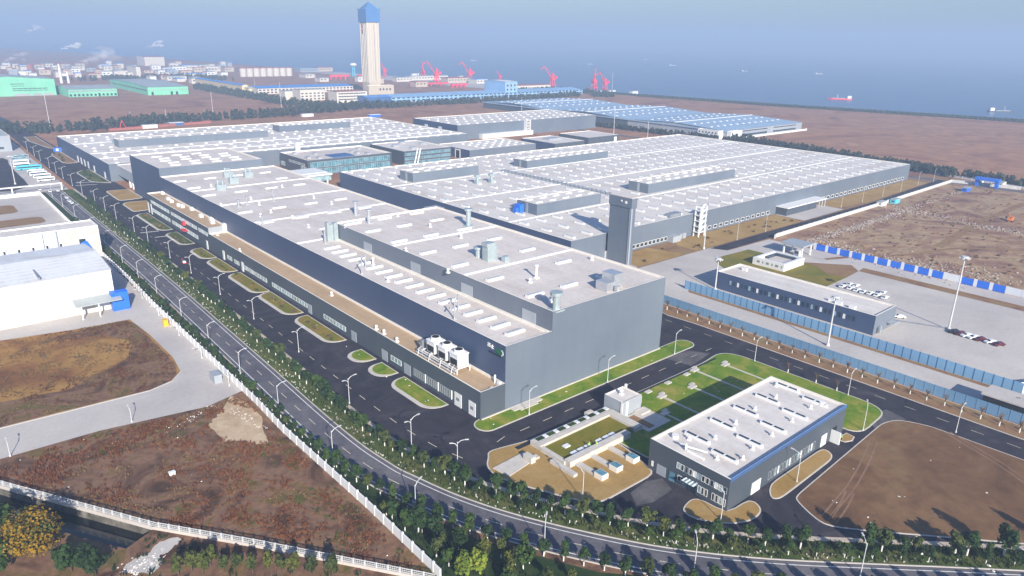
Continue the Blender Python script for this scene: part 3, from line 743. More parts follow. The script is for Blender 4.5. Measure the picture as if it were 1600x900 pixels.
for (a0, a1) in ((430.6, 466), (384, 427), (368, 381.5)):
    n = max(1, int(round((a1 - a0) / 7)))
    for k in range(n):
        u0 = a0 + (a1 - a0) * k / n
        window(mh, 'x', 114.96, u0 + 0.3, u0 + (a1 - a0) / n - 0.3, 7.5, 9.1, 'glass_pale', 'white', 0.15, 3)
        if 384 < u0 + 2: window(mh, 'x', 114.96, u0 + 0.3, u0 + (a1 - a0) / n - 0.3, 2.4, 4.2, 'glass_pale', 'white', 0.15, 3)
for (a0, z1) in ((473.4, 11), (467.5, 9), (348, 4.6), (371, 4.6), (324, 4.6)): wface(mh, 'door', 'white', 'x', 114.96, a0 - 1.6, a0 + 0.4, 0.1, min(z1, 6.5), 0.2)
part('entrance_canopy', MB().box(112.6, 114.9, 400, 406, 3.4, 3.8), 'red', mh, 'red entrance canopy')
part('entrance_arch', MB().box(113.4, 114.9, 402, 405, 6.2, 8.2), 'red', mh, 'red arch over the entrance')
for (x, y) in ((122.9,468.9), (120.6,450.0), (120.0,441.8), (120.0,429.1), (120.7,424.6), (122.8,415.0), (121.2,395.4), (123.0,385.0), (121.1,377.7)):
    part('roof_unit', MB().box(x - .9, x + .9, y - 1.4, y + 1.4, 11.2, 12.6).cyl(x, y, 12.6, 13.0, .7, .7, 8), 'white', mh)
part('gable_panel', MB().box(115.2, 124.0, 366.86, 367.0, 8.5, 11.95), 'clad_pale', mh)
part('stair_head', MB().box(122.4, 124.2, 366.2, 369, 8.4, 13.0), 'white', mh)
for (x, y) in ((121.0,246.7), (116.8,205.7), (116.8,200.6), (118.1,362.9), (116.1,328.2), (116.7,192.2)): on(mh, 'roof_vent', VENT, x, y, 8.35)
part('roof_hatch', MB().box(122.6, 123.6, 145.8, 147.0, 8.3, 9.5).cyl(123.0, 148.2, 8.3, 11.0, .3, .3, 8), 'white', mh)
part('roof_drain', MB().box(119.4, 120.4, 145.6, 146.2, 8.3, 8.9), 'white', mh)
part('door_slab', MB().box(126, 137.5, 142.6, 144.9, 0.1, 0.45).box(128, 135, 141.7, 142.6, 0.1, 0.4), 'kerb', mh)
part('plinth', MB().box(115.3, 197.2, 144.5, 144.9, 0, 0.5), 'kerb', mh)
# company emblem and lettering high on the west wall
em = part('emblem', MB().add([(124.15, 147.6 - 1.7 * math.cos(a), 18.2 + 1.05 * math.sin(a)) for a in [i * math.pi / 12 for i in range(24)]] + [(124.3, 147.6 - 1.7 * math.cos(a), 18.2 + 1.05 * math.sin(a)) for a in [i * math.pi / 12 for i in range(24)]], [tuple(range(24))] + [(i, 24 + i, 24 + (i + 1) % 24, (i + 1) % 24) for i in range(24)]), 'emblem_green', mh, 'green oval emblem with a white crescent')
cr = MB()
for i in range(9):
    a = -1.0 + 2.0 * i / 8; k = 0.42 * math.cos(a) + 0.05
    y = 147.3 - 1.55 * math.cos(a); z = 18.2 + 0.95 * math.sin(a)
    cr.box(124.05, 124.14, y, y + k, z - .13, z + .14)
part('crescent', cr, 'white', em)
lt = MB()
for i, y in enumerate((152.6, 151.0)):
    for (u0, u1, v0, v1) in (((-.6, .6, .55, .75), (-.6, .6, -.1, .1), (-.1, .1, -.7, .55), (-.6, -.4, -.7, .2), (.35, .55, -.7, .2)) if i == 0 else ((-.6, .6, .3, .5), (-.1, .1, -.7, .9), (-.6, .6, -.6, -.4), (-.55, -.35, -.3, .3))):
        lt.box(124.1, 124.3, y - u1, y - u0, 18.9 + v0 * .8 - i * .2, 18.9 + v1 * .8 - i * .2)
part('lettering', lt, 'white', mh, 'white raised sign characters')
part('sign_shadow_bar', MB().box(124.0, 124.3, 146.8, 152.6, 16.75, 17.0), 'dark', mh)  # dark bar put in as the shadow line below the lettering

# --- roof-top cooling plant on the annex
ct = thing('cooling_plant', 'white rooftop cooling plant of three fan towers on the cream annex roof', 'cooling tower', (119, 160, 8.35))
for i in range(3):
    y = 160.2 + i * 6.2
    b_ = part('tower_body', MB().box(118.3, 122.3, y, y + 4.2, 10.2, 13.9).box(118.1, 122.5, y - .15, y + 4.35, 13.9, 14.25), 'white', ct)
    part('louvre', MB().box(118.18, 118.3, y + .4, y + 3.8, 10.5, 12.6), 'dark', b_)
    part('fan_cowl', MB().cyl(120.3, y + 2.1, 14.25, 15.2, 1.75, 1.5, 12), 'white', ct)
    part('fan', MB().cyl(120.3, y + 2.1, 15.2, 15.26, 1.2, 1.2, 12), 'dark', ct)
fr = MB()
for i in range(5):
    y = 159.6 + i * 4.7
    for x in (117.6, 122.4): fr.box(x - .15, x + .15, y, y + .3, 8.35, 10.2)
    fr.box(117.5, 122.6, y, y + .3, 9.9, 10.2)
fr.box(117.4, 117.7, 159.4, 179.2, 9.9, 10.2).box(122.3, 122.6, 159.4, 179.2, 9.9, 10.2)
part('support_frame', fr, 'white', ct)
pp = MB()
for z, x in ((9.0, 116.6), (9.7, 117.0)):
    pp.tube((x, 159.5, z), (x, 180.5, z), .22)
for i in range(4): pp.tube((116.2, 161 + i * 6, 8.4), (116.8, 161 + i * 6, 10.8), .16); pp.tube((116.6, 161 + i * 6, 10.4), (118.4, 162 + i * 6, 10.6), .16)
part('pipework', pp, 'pole', ct)
part('stair', MB().box(117.8, 119.4, 179.5, 182.0, 8.4, 9.2).box(118.2, 119.0, 179.4, 180.6, 9.2, 12.8), 'steel', ct)

# --- great assembly hall on the right
gh = thing('assembly_hall', 'very wide low hall with rows of rooflights and roof houses, right of centre', 'factory', (242, 235, 0))
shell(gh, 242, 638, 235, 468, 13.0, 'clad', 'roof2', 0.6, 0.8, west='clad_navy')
PH = [(266.5, 318.5, 286.3, 303, 6.2), (365, 463, 288, 304.5, 6.2), (264, 320, 406.5, 422.5, 6.2), (364.5, 455, 404, 419.5, 5.6)]
for (x0, x1, y0, y1, h) in PH:
    shell(gh, x0, x1, y0, y1, 12.4 + h, 'clad', 'roof2', 0.25, 0.3, 12.3, ('roof_house_wall', 'roof_house_coping', 'roof_house_roof'))
    wface(gh, 'door', 'clad_pale', 'x', x0, (y0 + y1) / 2 - 1, (y0 + y1) / 2 + 1, 12.5, 12.4 + h - 0.5, 0.1)
    n = int((x1 - x0) / 9)
    for k in range(n):
        for dy in (4.0, 12.0): on(gh, 'skylight', SKY_X, x0 + 5 + k * (x1 - x0 - 10) / max(1, n - 1), y0 + dy, 12.4 + h - 0.25, 0.0, (0.62, 0.8, 0.9))
spots = []
for i in range(32):
    for j in range(14):
        x = 247.9 + 12.3 * i; y = 242 + 17.05 * j
        if any(a - 2 < x < b_ + 2 and c - 5 < y < d_ + 4 for a, b_, c, d_, h in PH): continue
        if abs(y - 345) < 4.5: y += 4
        spots.append((x, y))
spots.sort(key=lambda p: (p[0] ** 2 + p[1] ** 2))
for (x, y) in spots[:290]: on(gh, 'skylight', SKY_Y, x, y, 12.4)
rest = MB()
for (x, y) in spots[290:]: rest.box(x - .75, x + .75, y - 3.3, y + 3.3, 12.4, 12.9)
part('skylight_row', rest, 'skylight', gh, kind='stuff')
for y in (344.6, 284.0, 403): seam(gh, 243, 637, y, 12.4, 1.3, 0.3)
pr_ = MB()
for i in range(30):
    y = 404 - i * 4.0
    for dx in (0, 2.2): pr_.box(340.6 + dx, 342.0 + dx, y, y + 2.2, 12.4, 13.6)
part('duct_run', pr_, 'steel', gh)
for p in ((296.3,377.6), (306.9,375.6)): part('exhaust_stack', MB().box(p[0] - 1.6, p[0] + 1.6, p[1] - 1.4, p[1] + 1.4, 12.4, 14.8).cyl(p[0], p[1], 14.8, 17.2, 1.1, 1.1, 10).box(p[0] - 2.2, p[0] + 1.5, p[1] - 1.2, p[1] + 1.2, 17.2, 18.6), 'vent_teal', gh)
part('duct', MB().box(262.4, 265.6, 296, 300.5, 12.4, 17.2).box(260.5, 263, 297, 299.5, 12.4, 15.4), 'blue', gh, 'blue duct beside the nearest roof house')
for k in range(9): window(gh, 'y', 235, 288 + k * 3.4, 290.4 + k * 3.4, 1.2, 3.0, 'glass', 'white', 0.2)
for k in range(12): window(gh, 'y', 235, 356 + k * 5.8, 359 + k * 5.8, 1.4, 3.0, 'glass', 'white', 0.25)
for k in range(22): window(gh, 'y', 235, 486 + k * 6.6, 489.5 + k * 6.6, 1.4, 3.2, 'glass', 'white', 0.3)
part('porch', MB().box(318.5, 325.5, 231.4, 234.9, 0, 3.4).box(327.5, 333, 233.4, 234.9, 0.2, 3.2), 'clad_pale', gh)
part('roof_unit', MB().box(321, 331, 236.5, 240.5, 12.4, 14.6), 'steel', gh)
part('dock_roof', MB().box(430.5, 482, 226.4, 234.9, 4.9, 5.5), 'white', gh)
part('dock_wall', MB().box(431, 470, 227.4, 234.9, 0, 4.9), 'clad_dark', gh)
dp = MB()
for x in (473, 477, 481): dp.box(x - .2, x + .2, 226.8, 227.2, 0, 4.9)
part('dock_post', dp, 'pole', gh)
# stair tower at the corner
st = thing('lift_tower', 'slim grey tower rising in front of the assembly hall corner', 'tower', (266.4, 219.4, 0))
shell(st, 266.4, 269.6, 219.4, 233.2, 30.0, 'clad', 'roof', 0.4, 0.3)
part('crown_band', MB().box(266.0, 270.0, 219.0, 233.6, 28.6, 33.4), 'clad', st)
part('crown_roof', MB().box(266.2, 269.8, 219.2, 233.4, 33.4, 33.7), 'roof', st)
part('corner_trim', MB().box(266.1, 266.38, 219.2, 220.2, 0, 28.6).box(266.1, 267.2, 219.1, 219.38, 0, 28.6), 'clad_pale', st)
part('lamp_housing', MB().box(265.7, 265.98, 222.0, 223.2, 30.6, 31.8).box(265.7, 265.98, 225, 225.8, 31.2, 31.9), 'white', st)
part('door', MB().box(265.0, 266.38, 233.4, 235, 0, 4.2), 'clad_pale', st)
# white steel stair against the assembly hall
ws = thing('steel_stair', 'white steel fire stair standing against the assembly hall front wall', 'fire stair', (343, 231, 0))
fr = MB()
for x in (340.2, 345.6):
    for y in (230.2, 233.6): fr.box(x - .3, x + .3, y - .3, y + .3, 0, 17.5)
part('frame', fr, 'white', ws)
for k in range(5):
    z = 2.6 + k * 3.2
    part('landing', MB().box(339.6, 346.4, 229.8, 233.8, z, z + .3), 'white', ws)
    part('flight', MB().add([(340.4, 230.4, z + .3), (340.4, 231.9, z + .3), (345.4, 231.9, z + 3.2), (345.4, 230.4, z + 3.2), (340.4, 230.4, z - .1), (340.4, 231.9, z - .1), (345.4, 231.9, z + 2.8), (345.4, 230.4, z + 2.8)], [(0, 3, 2, 1), (4, 5, 6, 7), (0, 4, 7, 3), (1, 2, 6, 5)]), 'white', ws)

# --- press hall at the far left
lh = thing('press_hall', 'long low hall at upper left with roof houses and a navy end wall', 'factory', (121, 591, 0))
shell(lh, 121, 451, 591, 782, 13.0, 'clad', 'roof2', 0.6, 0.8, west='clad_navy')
LPH = [((148.8,677.0), (278.3,685.0)), ((301.5,704.2), (380.1,689.6))]
for a, b_ in LPH:
    shell(lh, a[0], b_[0], a[1], a[1] + 16, 18.6, 'clad', 'roof2', 0.25, 0.3, 12.3, ('roof_house_wall', 'roof_house_coping', 'roof_house_roof'))
    for k in range(12): on(lh, 'skylight', DOT, a[0] + 4 + k * (b_[0] - a[0] - 8) / 11, a[1] + 5, 18.3)
for i in range(26):
    for j in range(11):
        x = 128 + 12.6 * i; y = 597 + 17.2 * j
        if any(a[0] - 3 < x < b_[0] + 3 and a[1] - 4 < y < a[1] + 20 for a, b_ in LPH): continue
        on(lh, 'skylight', DOT, x + (j % 2) * 3, y, 12.4)
for y in (625, 655, 719): seam(lh, 122, 450, y, 12.4, 1.4, 0.3)
for k in range(4): wface(lh, 'gate', 'white', 'x', 121, 660 + k * 12.5, 664 + k * 12.5, 0.1, 5.4, 0.2)
for k, y in enumerate((606, 640)): wface(lh, 'gate', 'white', 'x', 121, y, y + 3.6, 0.1, 5.0, 0.2)
part('roof_plant', MB().box(150, 178, 700, 706, 12.4, 15.8).box(182, 190, 702, 706, 12.4, 15.0), 'vent_teal', lh)
part('cable_rail', MB().box(143, 452, 600.5, 601.2, 12.4, 13.0), 'skylight', lh)
# bridge between works hall and press hall
bl = thing('link_bridge', 'short pale link block between the works hall and the press hall', 'building', (126, 541.2, 0))
shell(bl, 126, 150, 541.2, 590.8, 12.2, 'clad_pale', 'roof', 0.4, 0.4, 5.0)
for y in (545, 553, 561): part('column', MB().box(126.2, 127.4, y, y + 1.2, -.2, 5.0), 'white', bl)

# --- office blocks in the middle
def glazed(root, x0, x1, y0, y1, z, rows, gl, cols):
    for (z0, z1) in rows:
        for k in range(cols):
            w = (x1 - x0) / cols
            window(root, 'y', y0, x0 + k * w + .25, x0 + (k + 1) * w - .25, z0, z1, gl, 'clad_pale', 0.2, 2)
oa = thing('glass_office', 'glazed office block with a roof terrace and a blue roof patch behind the works hall', 'office', (247, 529, 0))
shell(oa, 247, 323, 529, 581, 12.4, 'clad_dark', 'roof', 1.1, 0.6)
glazed(oa, 249, 321, 529, 0, 0, ((1.0, 5.2), (6.4, 10.4)), 'glass_teal', 12)
for y0, y1, z0, z1 in ((533, 541, 4.5, 6.5), (535, 563, 7.6, 8.6), (572, 579, 3, 5.5)): window(oa, 'x', 247, y0, y1, z0, z1, 'glass_teal', 'white', 0.3, 2)
part('roof_patch', MB().box(273, 292, 536, 552, 11.4, 12.0), 'clad_blue', oa, 'blue roof patch')
for (x, y) in ((262, 540), (299, 545), (305, 538), (300, 556), (312, 566), (268, 560), (256, 572), (255, 545)): part('roof_unit', MB().box(x - 1.6, x + 1.6, y - 2.4, y + 2.4, 11.3, 12.9), 'vent', oa)
part('stair', MB().box(262, 265.6, 581.3, 584.5, 0, 19), 'white', oa)
ob = thing('teal_office', 'second glazed office with teal window bands right of the terrace block', 'office', (335, 529, 0))
shell(ob, 335, 385, 529, 585, 12.2, 'clad_dark', 'roof2', 0.6, 0.6)
glazed(ob, 336, 384, 529, 0, 0, ((1.0, 3.0), (4.6, 6.6), (8.4, 10.4)), 'glass_teal', 8)
for (x, y) in ((346, 560), (362, 574), (375, 560), (352, 540)): part('roof_unit', MB().box(x - 3, x + 3, y - 2, y + 2, 11.6, 13.6), 'vent', ob)
part('brace', MB().tube((342, 524, 0.2), (349, 528.6, 13.5), .6).tube((345, 524, .2), (352, 528.6, 13.5), .6), 'white', ob)
oc = thing('canteen_block', 'low flat block with a navy end and white door frame, behind the assembly hall', 'building', (399, 520, 0))
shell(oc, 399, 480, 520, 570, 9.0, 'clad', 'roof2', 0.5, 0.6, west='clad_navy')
part('door_frame', MB().box(398.7, 398.98, 534, 535, 0, 7).box(398.7, 398.98, 541, 542, 0, 7).box(398.7, 398.98, 534, 542, 7, 8.2), 'white', oc)
part('door', MB().box(398.9, 399.05, 535, 541, 0, 7), 'dark', oc)
for i in range(6):
    for j in range(4): on(oc, 'skylight', DOT, 420 + i * 10, 528 + j * 10, 8.5)
od = thing('store_block', 'small flat block with a navy west wall right of the canteen block', 'building', (499, 513, 0))
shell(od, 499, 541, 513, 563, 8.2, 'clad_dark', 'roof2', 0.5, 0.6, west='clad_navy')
part('roof_plant', MB().box(512, 530, 535, 545, 7.7, 9.6), 'vent', od)
oe = thing('gatehouse_block', 'blue-grey low block with a parapet just beyond the store block', 'building', (556, 522, 0))
shell(oe, 556, 604, 522, 566, 9.0, 'clad_dark', 'roof', 0.5, 0.6)
part('entrance', MB().box(596, 600, 521.6, 521.98, 0, 7.2), 'white', oe)
lk = thing('covered_walkway', 'white roofed glazed walkway joining the works hall and assembly hall', 'walkway', (190, 478, 0))
part('roof', MB().box(189.6, 241.6, 478, 506, 9.6, 10.6).box(196, 240, 484, 500, 10.6, 10.9), 'white', lk)
part('glazing', MB().box(190, 241, 479, 505, 5.6, 9.6), 'glass_pale', lk)
for x in (200, 213, 226, 238): part('column', MB().box(x - .5, x + .5, 479, 480, 0, 5.6), 'white', lk)

# --- long hall behind, with stair
bh = thing('stamping_hall', 'long narrow hall with a bright ribbed roof behind the canteen block', 'factory', (470, 634, 0))
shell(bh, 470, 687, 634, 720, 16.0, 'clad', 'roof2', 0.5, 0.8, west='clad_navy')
for i in range(17):
    for j in range(4): on(bh, 'skylight', DOT if j < 3 else SKY_Y, 478 + i * 12.4, 642 + j * 20, 15.5)
window(bh, 'x', 470, 663, 669, 9.5, 11.5, 'white', 'white', .2); window(bh, 'x', 470, 690, 696, 9.5, 11.5, 'white', 'white', .2)
part('side_aisle', MB().box(500, 575, 628, 633.9, 0, 5.0), 'white', bh)
fr = MB()
for x in (566, 571.5): fr.box(x - .4, x + .4, 629, 633.9, 0, 17)
for k in range(5): fr.box(566, 571.5, 629, 633.9, 3 + k * 3.2, 3.5 + k * 3.2)
part('fire_stair', fr, 'white', bh)
# --- blue-roofed sheds by the shore
sh = thing('shore_shed', 'wide blue-grey roofed shed in three bays near the shore at right', 'warehouse', (735, 472, 0))
for i, (y0, y1) in enumerate(((474, 622), (622, 770), (770, 922))):
    w = MB(); z = 9.0; rz = 12.2; ym = (y0 + y1) / 2
    w.add([(735, y0, 0), (905, y0, 0), (905, y1, 0), (735, y1, 0), (735, y0, z), (905, y0, z), (905, y1, z), (735, y1, z), (735, ym, rz), (905, ym, rz)], [(0, 1, 5, 4), (2, 3, 7, 6), (0, 4, 8, 7, 3), (1, 2, 6, 9, 5)])
    part('wall', w, 'clad_dark' if i else 'clad_pale', sh)
    part('roof', MB().add([(734, y0 - .5, z + .15), (906, y0 - .5, z + .15), (906, ym, rz + .2), (734, ym, rz + .2), (734, y1 + .4, z + .15), (906, y1 + .4, z + .15)], [(0, 1, 2, 3), (3, 2, 5, 4)]), 'roof_blue', sh)
    part('ridge_cap', MB().box(734, 906, ym - 1.1, ym + 1.1, rz + .1, rz + .6), 'white', sh)
    part('eave_trim', MB().box(733.6, 734.6, y0, y1, z - .8, z + .6), 'roof_blue', sh)
    for k in range(12):
        for s in (-.62, -.3, .3, .62):
            y = ym + s * (y1 - y0) / 2; on(sh, 'skylight', DOT, 745 + k * 13.5 + (4 if s > 0 else 0), y, rz - abs(s) * (rz - z) + .1)
wb = thing('shore_office', 'white two-storey office with rows of windows at the corner of the shore shed', 'office', (727, 476, 0))
shell(wb, 724, 734.5, 478, 506, 9.6, 'white', 'roof', 0.5, 0.4)
shell(wb, 734.6, 757, 468, 473.4, 9.2, 'white', 'roof', 0.5, 0.4)
for k in range(6):
    for z in (1.5, 5.8): window(wb, 'x', 724, 480 + k * 4.4, 482.2 + k * 4.4, z, z + 1.8, 'glass', 'white', .1)
for k in range(2):
    for (z0, z1) in ((1.4, 3.6), (6.4, 7.6)): window(sh, 'y', 474, 768 + k * 68, 822 + k * 68, z0, z1, 'glass', 'clad_pale', .3, 8)
part('fence_wall', MB().box(760, 905, 466, 466.4, 0, 2.2), 'white', sh)

# --- the small works building at lower right
so_ = thing('pump_house', 'small grey flat-roofed works building with a blue roof edge at lower right', 'building', (133.5, 74.6, 0))
shell(so_, 133.5, 191.3, 74.6, 98.2, 8.9, 'clad_dark', 'roof2', 0.55, 0.5)
part('roof_trim', MB().box(133.6, 191.2, 74.48, 74.6, 8.15, 8.92).box(133.9, 190.9, 74.7, 75.05, 8.3, 8.95), 'clad_blue', so_, 'blue roof edge along the long side')
for i in range(5):
    for j in range(2):
        x = 141.5 + i * 11.2 + j * 2; y = 81.5 + j * 9.5
        s = part('skylight', MB().box(x - .55, x + .55, y - 3.6, y + 3.6, 8.35, 9.05), 'white', so_)
        part('pane', MB().box(x - .42, x + .42, y - 3.0, y - .3, 9.05, 9.1).box(x - .42, x + .42, y + .3, y + 3.2, 9.05, 9.1), 'glass', s)
for (x, y) in ((147, 88), (150, 79), (158, 89), (160, 79.5), (169, 90), (171, 80), (180, 90), (182, 80.5), (141.4, 92), (144, 78), (187, 94), (188.6, 88), (139, 82)): on(so_, 'roof_vent', VENT, x, y, 8.35, 0, 0.72)
part('roof_fan', MB().cyl(139.5, 95, 8.35, 9.2, .9, .9, 12).cyl(186.5, 79.5, 8.35, 9.4, .9, .8, 12), 'white', so_)
part('roof_pipe', MB().tube((136.5, 84, 8.5), (136.5, 89, 8.5), .35).tube((138.5, 84.5, 9.4), (136.8, 89.5, 9.4), .3).tube((136.6, 89.5, 8.4), (136.6, 89.5, 10.0), .3).tube((136.6, 89.5, 10.0), (136.6, 91.2, 9.6), .3), 'white', so_)
for k in range(12): window(so_, 'x', 133.5, 75.2 + k * 1.22, 76.0 + k * 1.22, 4.7, 6.2, ('glass', 'glass', 'glass_pale', 'glass', 'white')[(k * 7) % 5], 'white' if k % 3 else 'clad_pale', 0.08)
for k in range(8):
    if k in (4,): continue
    window(so_, 'x', 133.5, 75.2 + k * 1.0, 75.85 + k * 1.0, 1.2, 3.0, ('glass', 'glass_pale', 'glass')[k % 3], 'white', 0.08)
window(so_, 'x', 133.5, 87, 88.8, 1.4, 2.8, 'glass', 'white', 0.12, 1)
wface(so_, 'door', 'clad_pale', 'x', 133.5, 92.6, 95.4, 0.1, 2.9, 0.12)
wface(so_, 'door', 'glass_teal', 'x', 133.5, 89.9, 91.5, 0.1, 2.7, 0.12)
wface(so_, 'notice_board', 'white', 'x', 133.5, 96.6, 97.2, 1.4, 2.9, 0.12)
ca = part('entrance_canopy', MB().box(131.6, 133.5, 83.0, 86.6, 3.2, 3.35), 'glass_pale', so_)
part('canopy_bars', MB().box(131.5, 133.5, 83.2, 83.45, 3.36, 3.5).box(131.5, 133.5, 84.2, 84.45, 3.36, 3.5).box(131.5, 133.5, 85.2, 85.45, 3.36, 3.5).box(131.5, 133.5, 86.2, 86.45, 3.36, 3.5), 'white', ca)
wface(so_, 'door', 'glass', 'x', 133.5, 83.6, 86.0, 0.1, 2.6, 0.1)
wface(so_, 'door', 'white', 'y', 74.6, 143.8, 147.8, 0.1, 3.4, 0.12)
for k in range(17): window(so_, 'y', 74.6, 151.5 + k * 1.42, 152.2 + k * 1.42, 1.2, 3.4, ('glass', 'glass', 'glass_pale', 'white')[(k * 5) % 4], 'clad_pale', 0.08)
wface(so_, 'door', 'white', 'y', 74.6, 178.4, 181.4, 0.1, 3.6, 0.12)
wface(so_, 'door', 'dark', 'y', 74.6, 184.0, 187.2, 0.1, 3.8, 0.06)
part('door_leaf', MB().box(183.6, 184.0, 71.8, 74.5, 0.1, 3.8), 'white', so_)
part('air_unit', MB().box(191.4, 193.0, 76, 78, 0.1, 3.2).box(191.4, 193.2, 80, 82, .1, 2.2).box(191.4, 193, 85, 87.5, .1, 2.4), 'flash', so_)
# plinth room between lawn and road
cu = thing('transformer_cabin', 'small white cubic cabin by the works road beside the planters', 'cabin', (148.3, 120, 0))
shell(cu, 148.3, 156.6, 119.8, 127.2, 5.0, 'clad_pale', 'roof2', 0.3, 0.35)
part('corner_trim', MB().box(149.6, 150.4, 119.6, 119.78, 0, 4.9).box(148.1, 148.28, 119.8, 120.6, 0, 4.9), 'white', cu)
on(cu, 'roof_vent', VENT, 152.4, 124.2, 4.7)
part('air_unit', MB().box(157.2, 158.8, 121.4, 122.6, 0.6, 3.2).box(156.8, 157.4, 126.2, 126.8, 0, 5.8), 'white', cu)
part('step', MB().box(153.4, 157.6, 116.8, 119.6, 0.1, 0.9), 'kerb', cu)

# --- east lot: long workshop, guard house, canopy
lb = thing('lot_workshop', 'long narrow slate workshop with a band of windows beside the concrete lot', 'building', (271.8, 101.6, 0))
shell(lb, 271.8, 290.6, 101.6, 172.4, 8.0, 'clad', 'roof2', 0.6, 0.6, west='clad_navy')
for k in range(30): window(lb, 'x', 271.8, 109.0 + k * 1.9, 110.1 + k * 1.9, 3.4, 5.4, ('glass', 'glass', 'white', 'glass', 'glass_pale')[k % 5], 'clad_navy', 0.1)
wface(lb, 'door', 'glass', 'y', 101.6, 274.6, 276.0, 0.1, 2.6, 0.1)
part('porch', MB().box(283, 287.4, 98.6, 101.5, 2.6, 2.9).box(276.6, 277.2, 100.8, 101.5, .1, 2.9), 'clad_pale', lb)
for (x, y) in ((276, 121), (275, 117.6), (274.6, 112), (284.4, 166)): part('roof_unit', MB().box(x - .6, x + .6, y - 1.2, y + 1.2, 7.3, 8.6), 'white', lb)
gd = thing('guard_house', 'white square guard house with an open roof court on the lawn by the lot', 'guard house', (319, 165, 0))
sg = 'white'
shell(gd, 319, 338.5, 165.5, 182.5, 3.6, 'white', 'roof', 1.5, 1.6, coping='white')
part('inner_glass', MB().box(335.0, 336.6, 169, 180, 2.2, 3.3).box(327, 335, 178.6, 180, 2.2, 3.3), 'glass', gd)
part('wall_motif', MB().box(318.9, 318.99, 166.4, 166.9, 1.6, 2.6).box(318.9, 318.99, 168.4, 170, 1.6, 2.6).box(318.9, 318.99, 171.5, 172, 1.6, 2.6).box(318.9, 318.99, 173.5, 175, 1.6, 2.6).box(318.9, 318.99, 176.5, 177, 1.6, 2.6).box(318.9, 318.99, 178.5, 180, 1.6, 2.6), 'steel', gd)
gc = thing('gate_canopy', 'flat grey gate canopy on posts behind the white guard house', 'canopy', (352, 176, 0))
part('roof', MB().box(347.5, 359.5, 171.4, 184, 5.6, 6.5), 'clad_pale', gc)
for (x, y) in ((349, 172.6), (358, 172.6), (349, 182.6), (358, 182.6)): part('post', MB().box(x - .35, x + .35, y - .35, y + .35, 0, 5.6), 'white', gc)
bt = thing('gate_booth', 'small booth and barrier under the grey gate canopy', 'booth', (351, 175, 0))
part('cabin', MB().box(350.4, 353.0, 174.6, 177.6, 0, 2.8), 'white', bt)
part('window', MB().box(350.3, 350.39, 175, 177.2, 1.2, 2.3), 'glass', bt)
part('barrier_arm', MB().box(352.2, 352.4, 160.0, 174.4, 1.0, 1.15), 'steel', bt)
ss = thing('sloping_shelter', 'flat pale shelter roof behind the blue fence at the right edge', 'shelter', (239.5, 30, 0))
part('roof', MB().box(239.2, 248.5, 20, 55, 4.6, 5.0), 'concrete', ss)
part('wall', MB().box(239.6, 248.2, 20.5, 54.4, 0, 4.6), 'dark', ss)
part('hatch', MB().box(242, 242.5, 36, 36.6, 5, 5.3).box(244, 244.5, 46, 46.6, 5, 5.3), 'steel', ss)

# --- white warehouse and tall block at far left
wh = thing('white_warehouse', 'big white warehouse with a ribbed white roof and tan brick base at left edge', 'warehouse', (20, 308, 0))
w = MB(); w.add([(-30, 308, -.2), (57.6, 308, -.2), (57.6, 355, -.2), (-30, 355, -.2), (-30, 308, 16), (57.6, 308, 16), (57.6, 355, 16), (-30, 355, 16), (-30, 331.5, 18.2), (57.6, 331.5, 18.2)], [(0, 1, 5, 4), (1, 2, 6, 9, 5), (2, 3, 7, 6)])
part('wall', w, 'white', wh)
part('roof', MB().add([(-30, 307.6, 16.1), (57.9, 307.6, 16.1), (57.9, 331.5, 18.35), (-30, 331.5, 18.35), (57.9, 355.4, 16.1), (-30, 355.4, 16.1)], [(0, 1, 2, 3), (3, 2, 4, 5)]), 'roof_lines', wh)
for k in range(6): part('rooflight_strip', MB().add([(-30, 310.5 + k * 3.4, 16.42 + k * .32), (57.5, 310.5 + k * 3.4, 16.42 + k * .32), (57.5, 311.6 + k * 3.4, 16.52 + k * .32), (-30, 311.6 + k * 3.4, 16.52 + k * .32)], [(0, 1, 2, 3)]), 'skylight', wh)
part('gutter', MB().box(33.4, 34.0, 308.5, 331, 16.3, 17.4), 'steel', wh)
part('brick_base', MB().box(-30, 28, 307.8, 307.98, -.2, 3.4).box(28, 36, 307.8, 307.98, -.2, 1.6).box(36, 50, 307.8, 307.98, -.2, 3.6), 'stone', wh)
part('end_wall', MB().box(57.62, 57.8, 309, 354, -.2, 15.8), 'blue', wh, 'blue sheeted end wall')
part('blue_porch', MB().box(55.5, 61.5, 303.6, 307.5, 0, 7.5), 'blue', wh, 'bright blue porch box')
part('lean_to', MB().add([(42.5, 300.6, 5.6), (58.6, 300.6, 5.6), (58.6, 307.7, 6.6), (42.5, 307.7, 6.6), (42.5, 300.6, 5.3), (58.6, 300.6, 5.3), (58.6, 307.7, 6.3), (42.5, 307.7, 6.3)], [(0, 1, 2, 3), (7, 6, 5, 4), (0, 4, 5, 1), (1, 5, 6, 2), (3, 7, 4, 0)]), 'roof_grey', wh)
part('lean_to_post', MB().box(44, 44.5, 301, 301.5, 0, 5.4).box(50, 50.4, 301, 301.5, 0, 5.4), 'white', wh)
tb = thing('white_tall_block', 'white office block with slit windows behind the ribbed roof at left', 'building', (30, 387, 0))
shell(tb, -30, 70.2, 387, 401.5, 16.2, 'white', 'roof2', 0.5, 0.4, coping='white')
part('stone_panel', MB().box(54.6, 69.8, 386.8, 386.98, -.2, 15.6), 'stone', tb)
for k in range(7): window(tb, 'y', 387, 19.5 + k * 5.6, 20.4 + k * 5.6, 5.2, 9.6, 'glass', 'white', 0.12)
window(tb, 'y', 386.8, 61.2, 64.0, 7.8, 10.6, 'glass', 'white', 0.3)
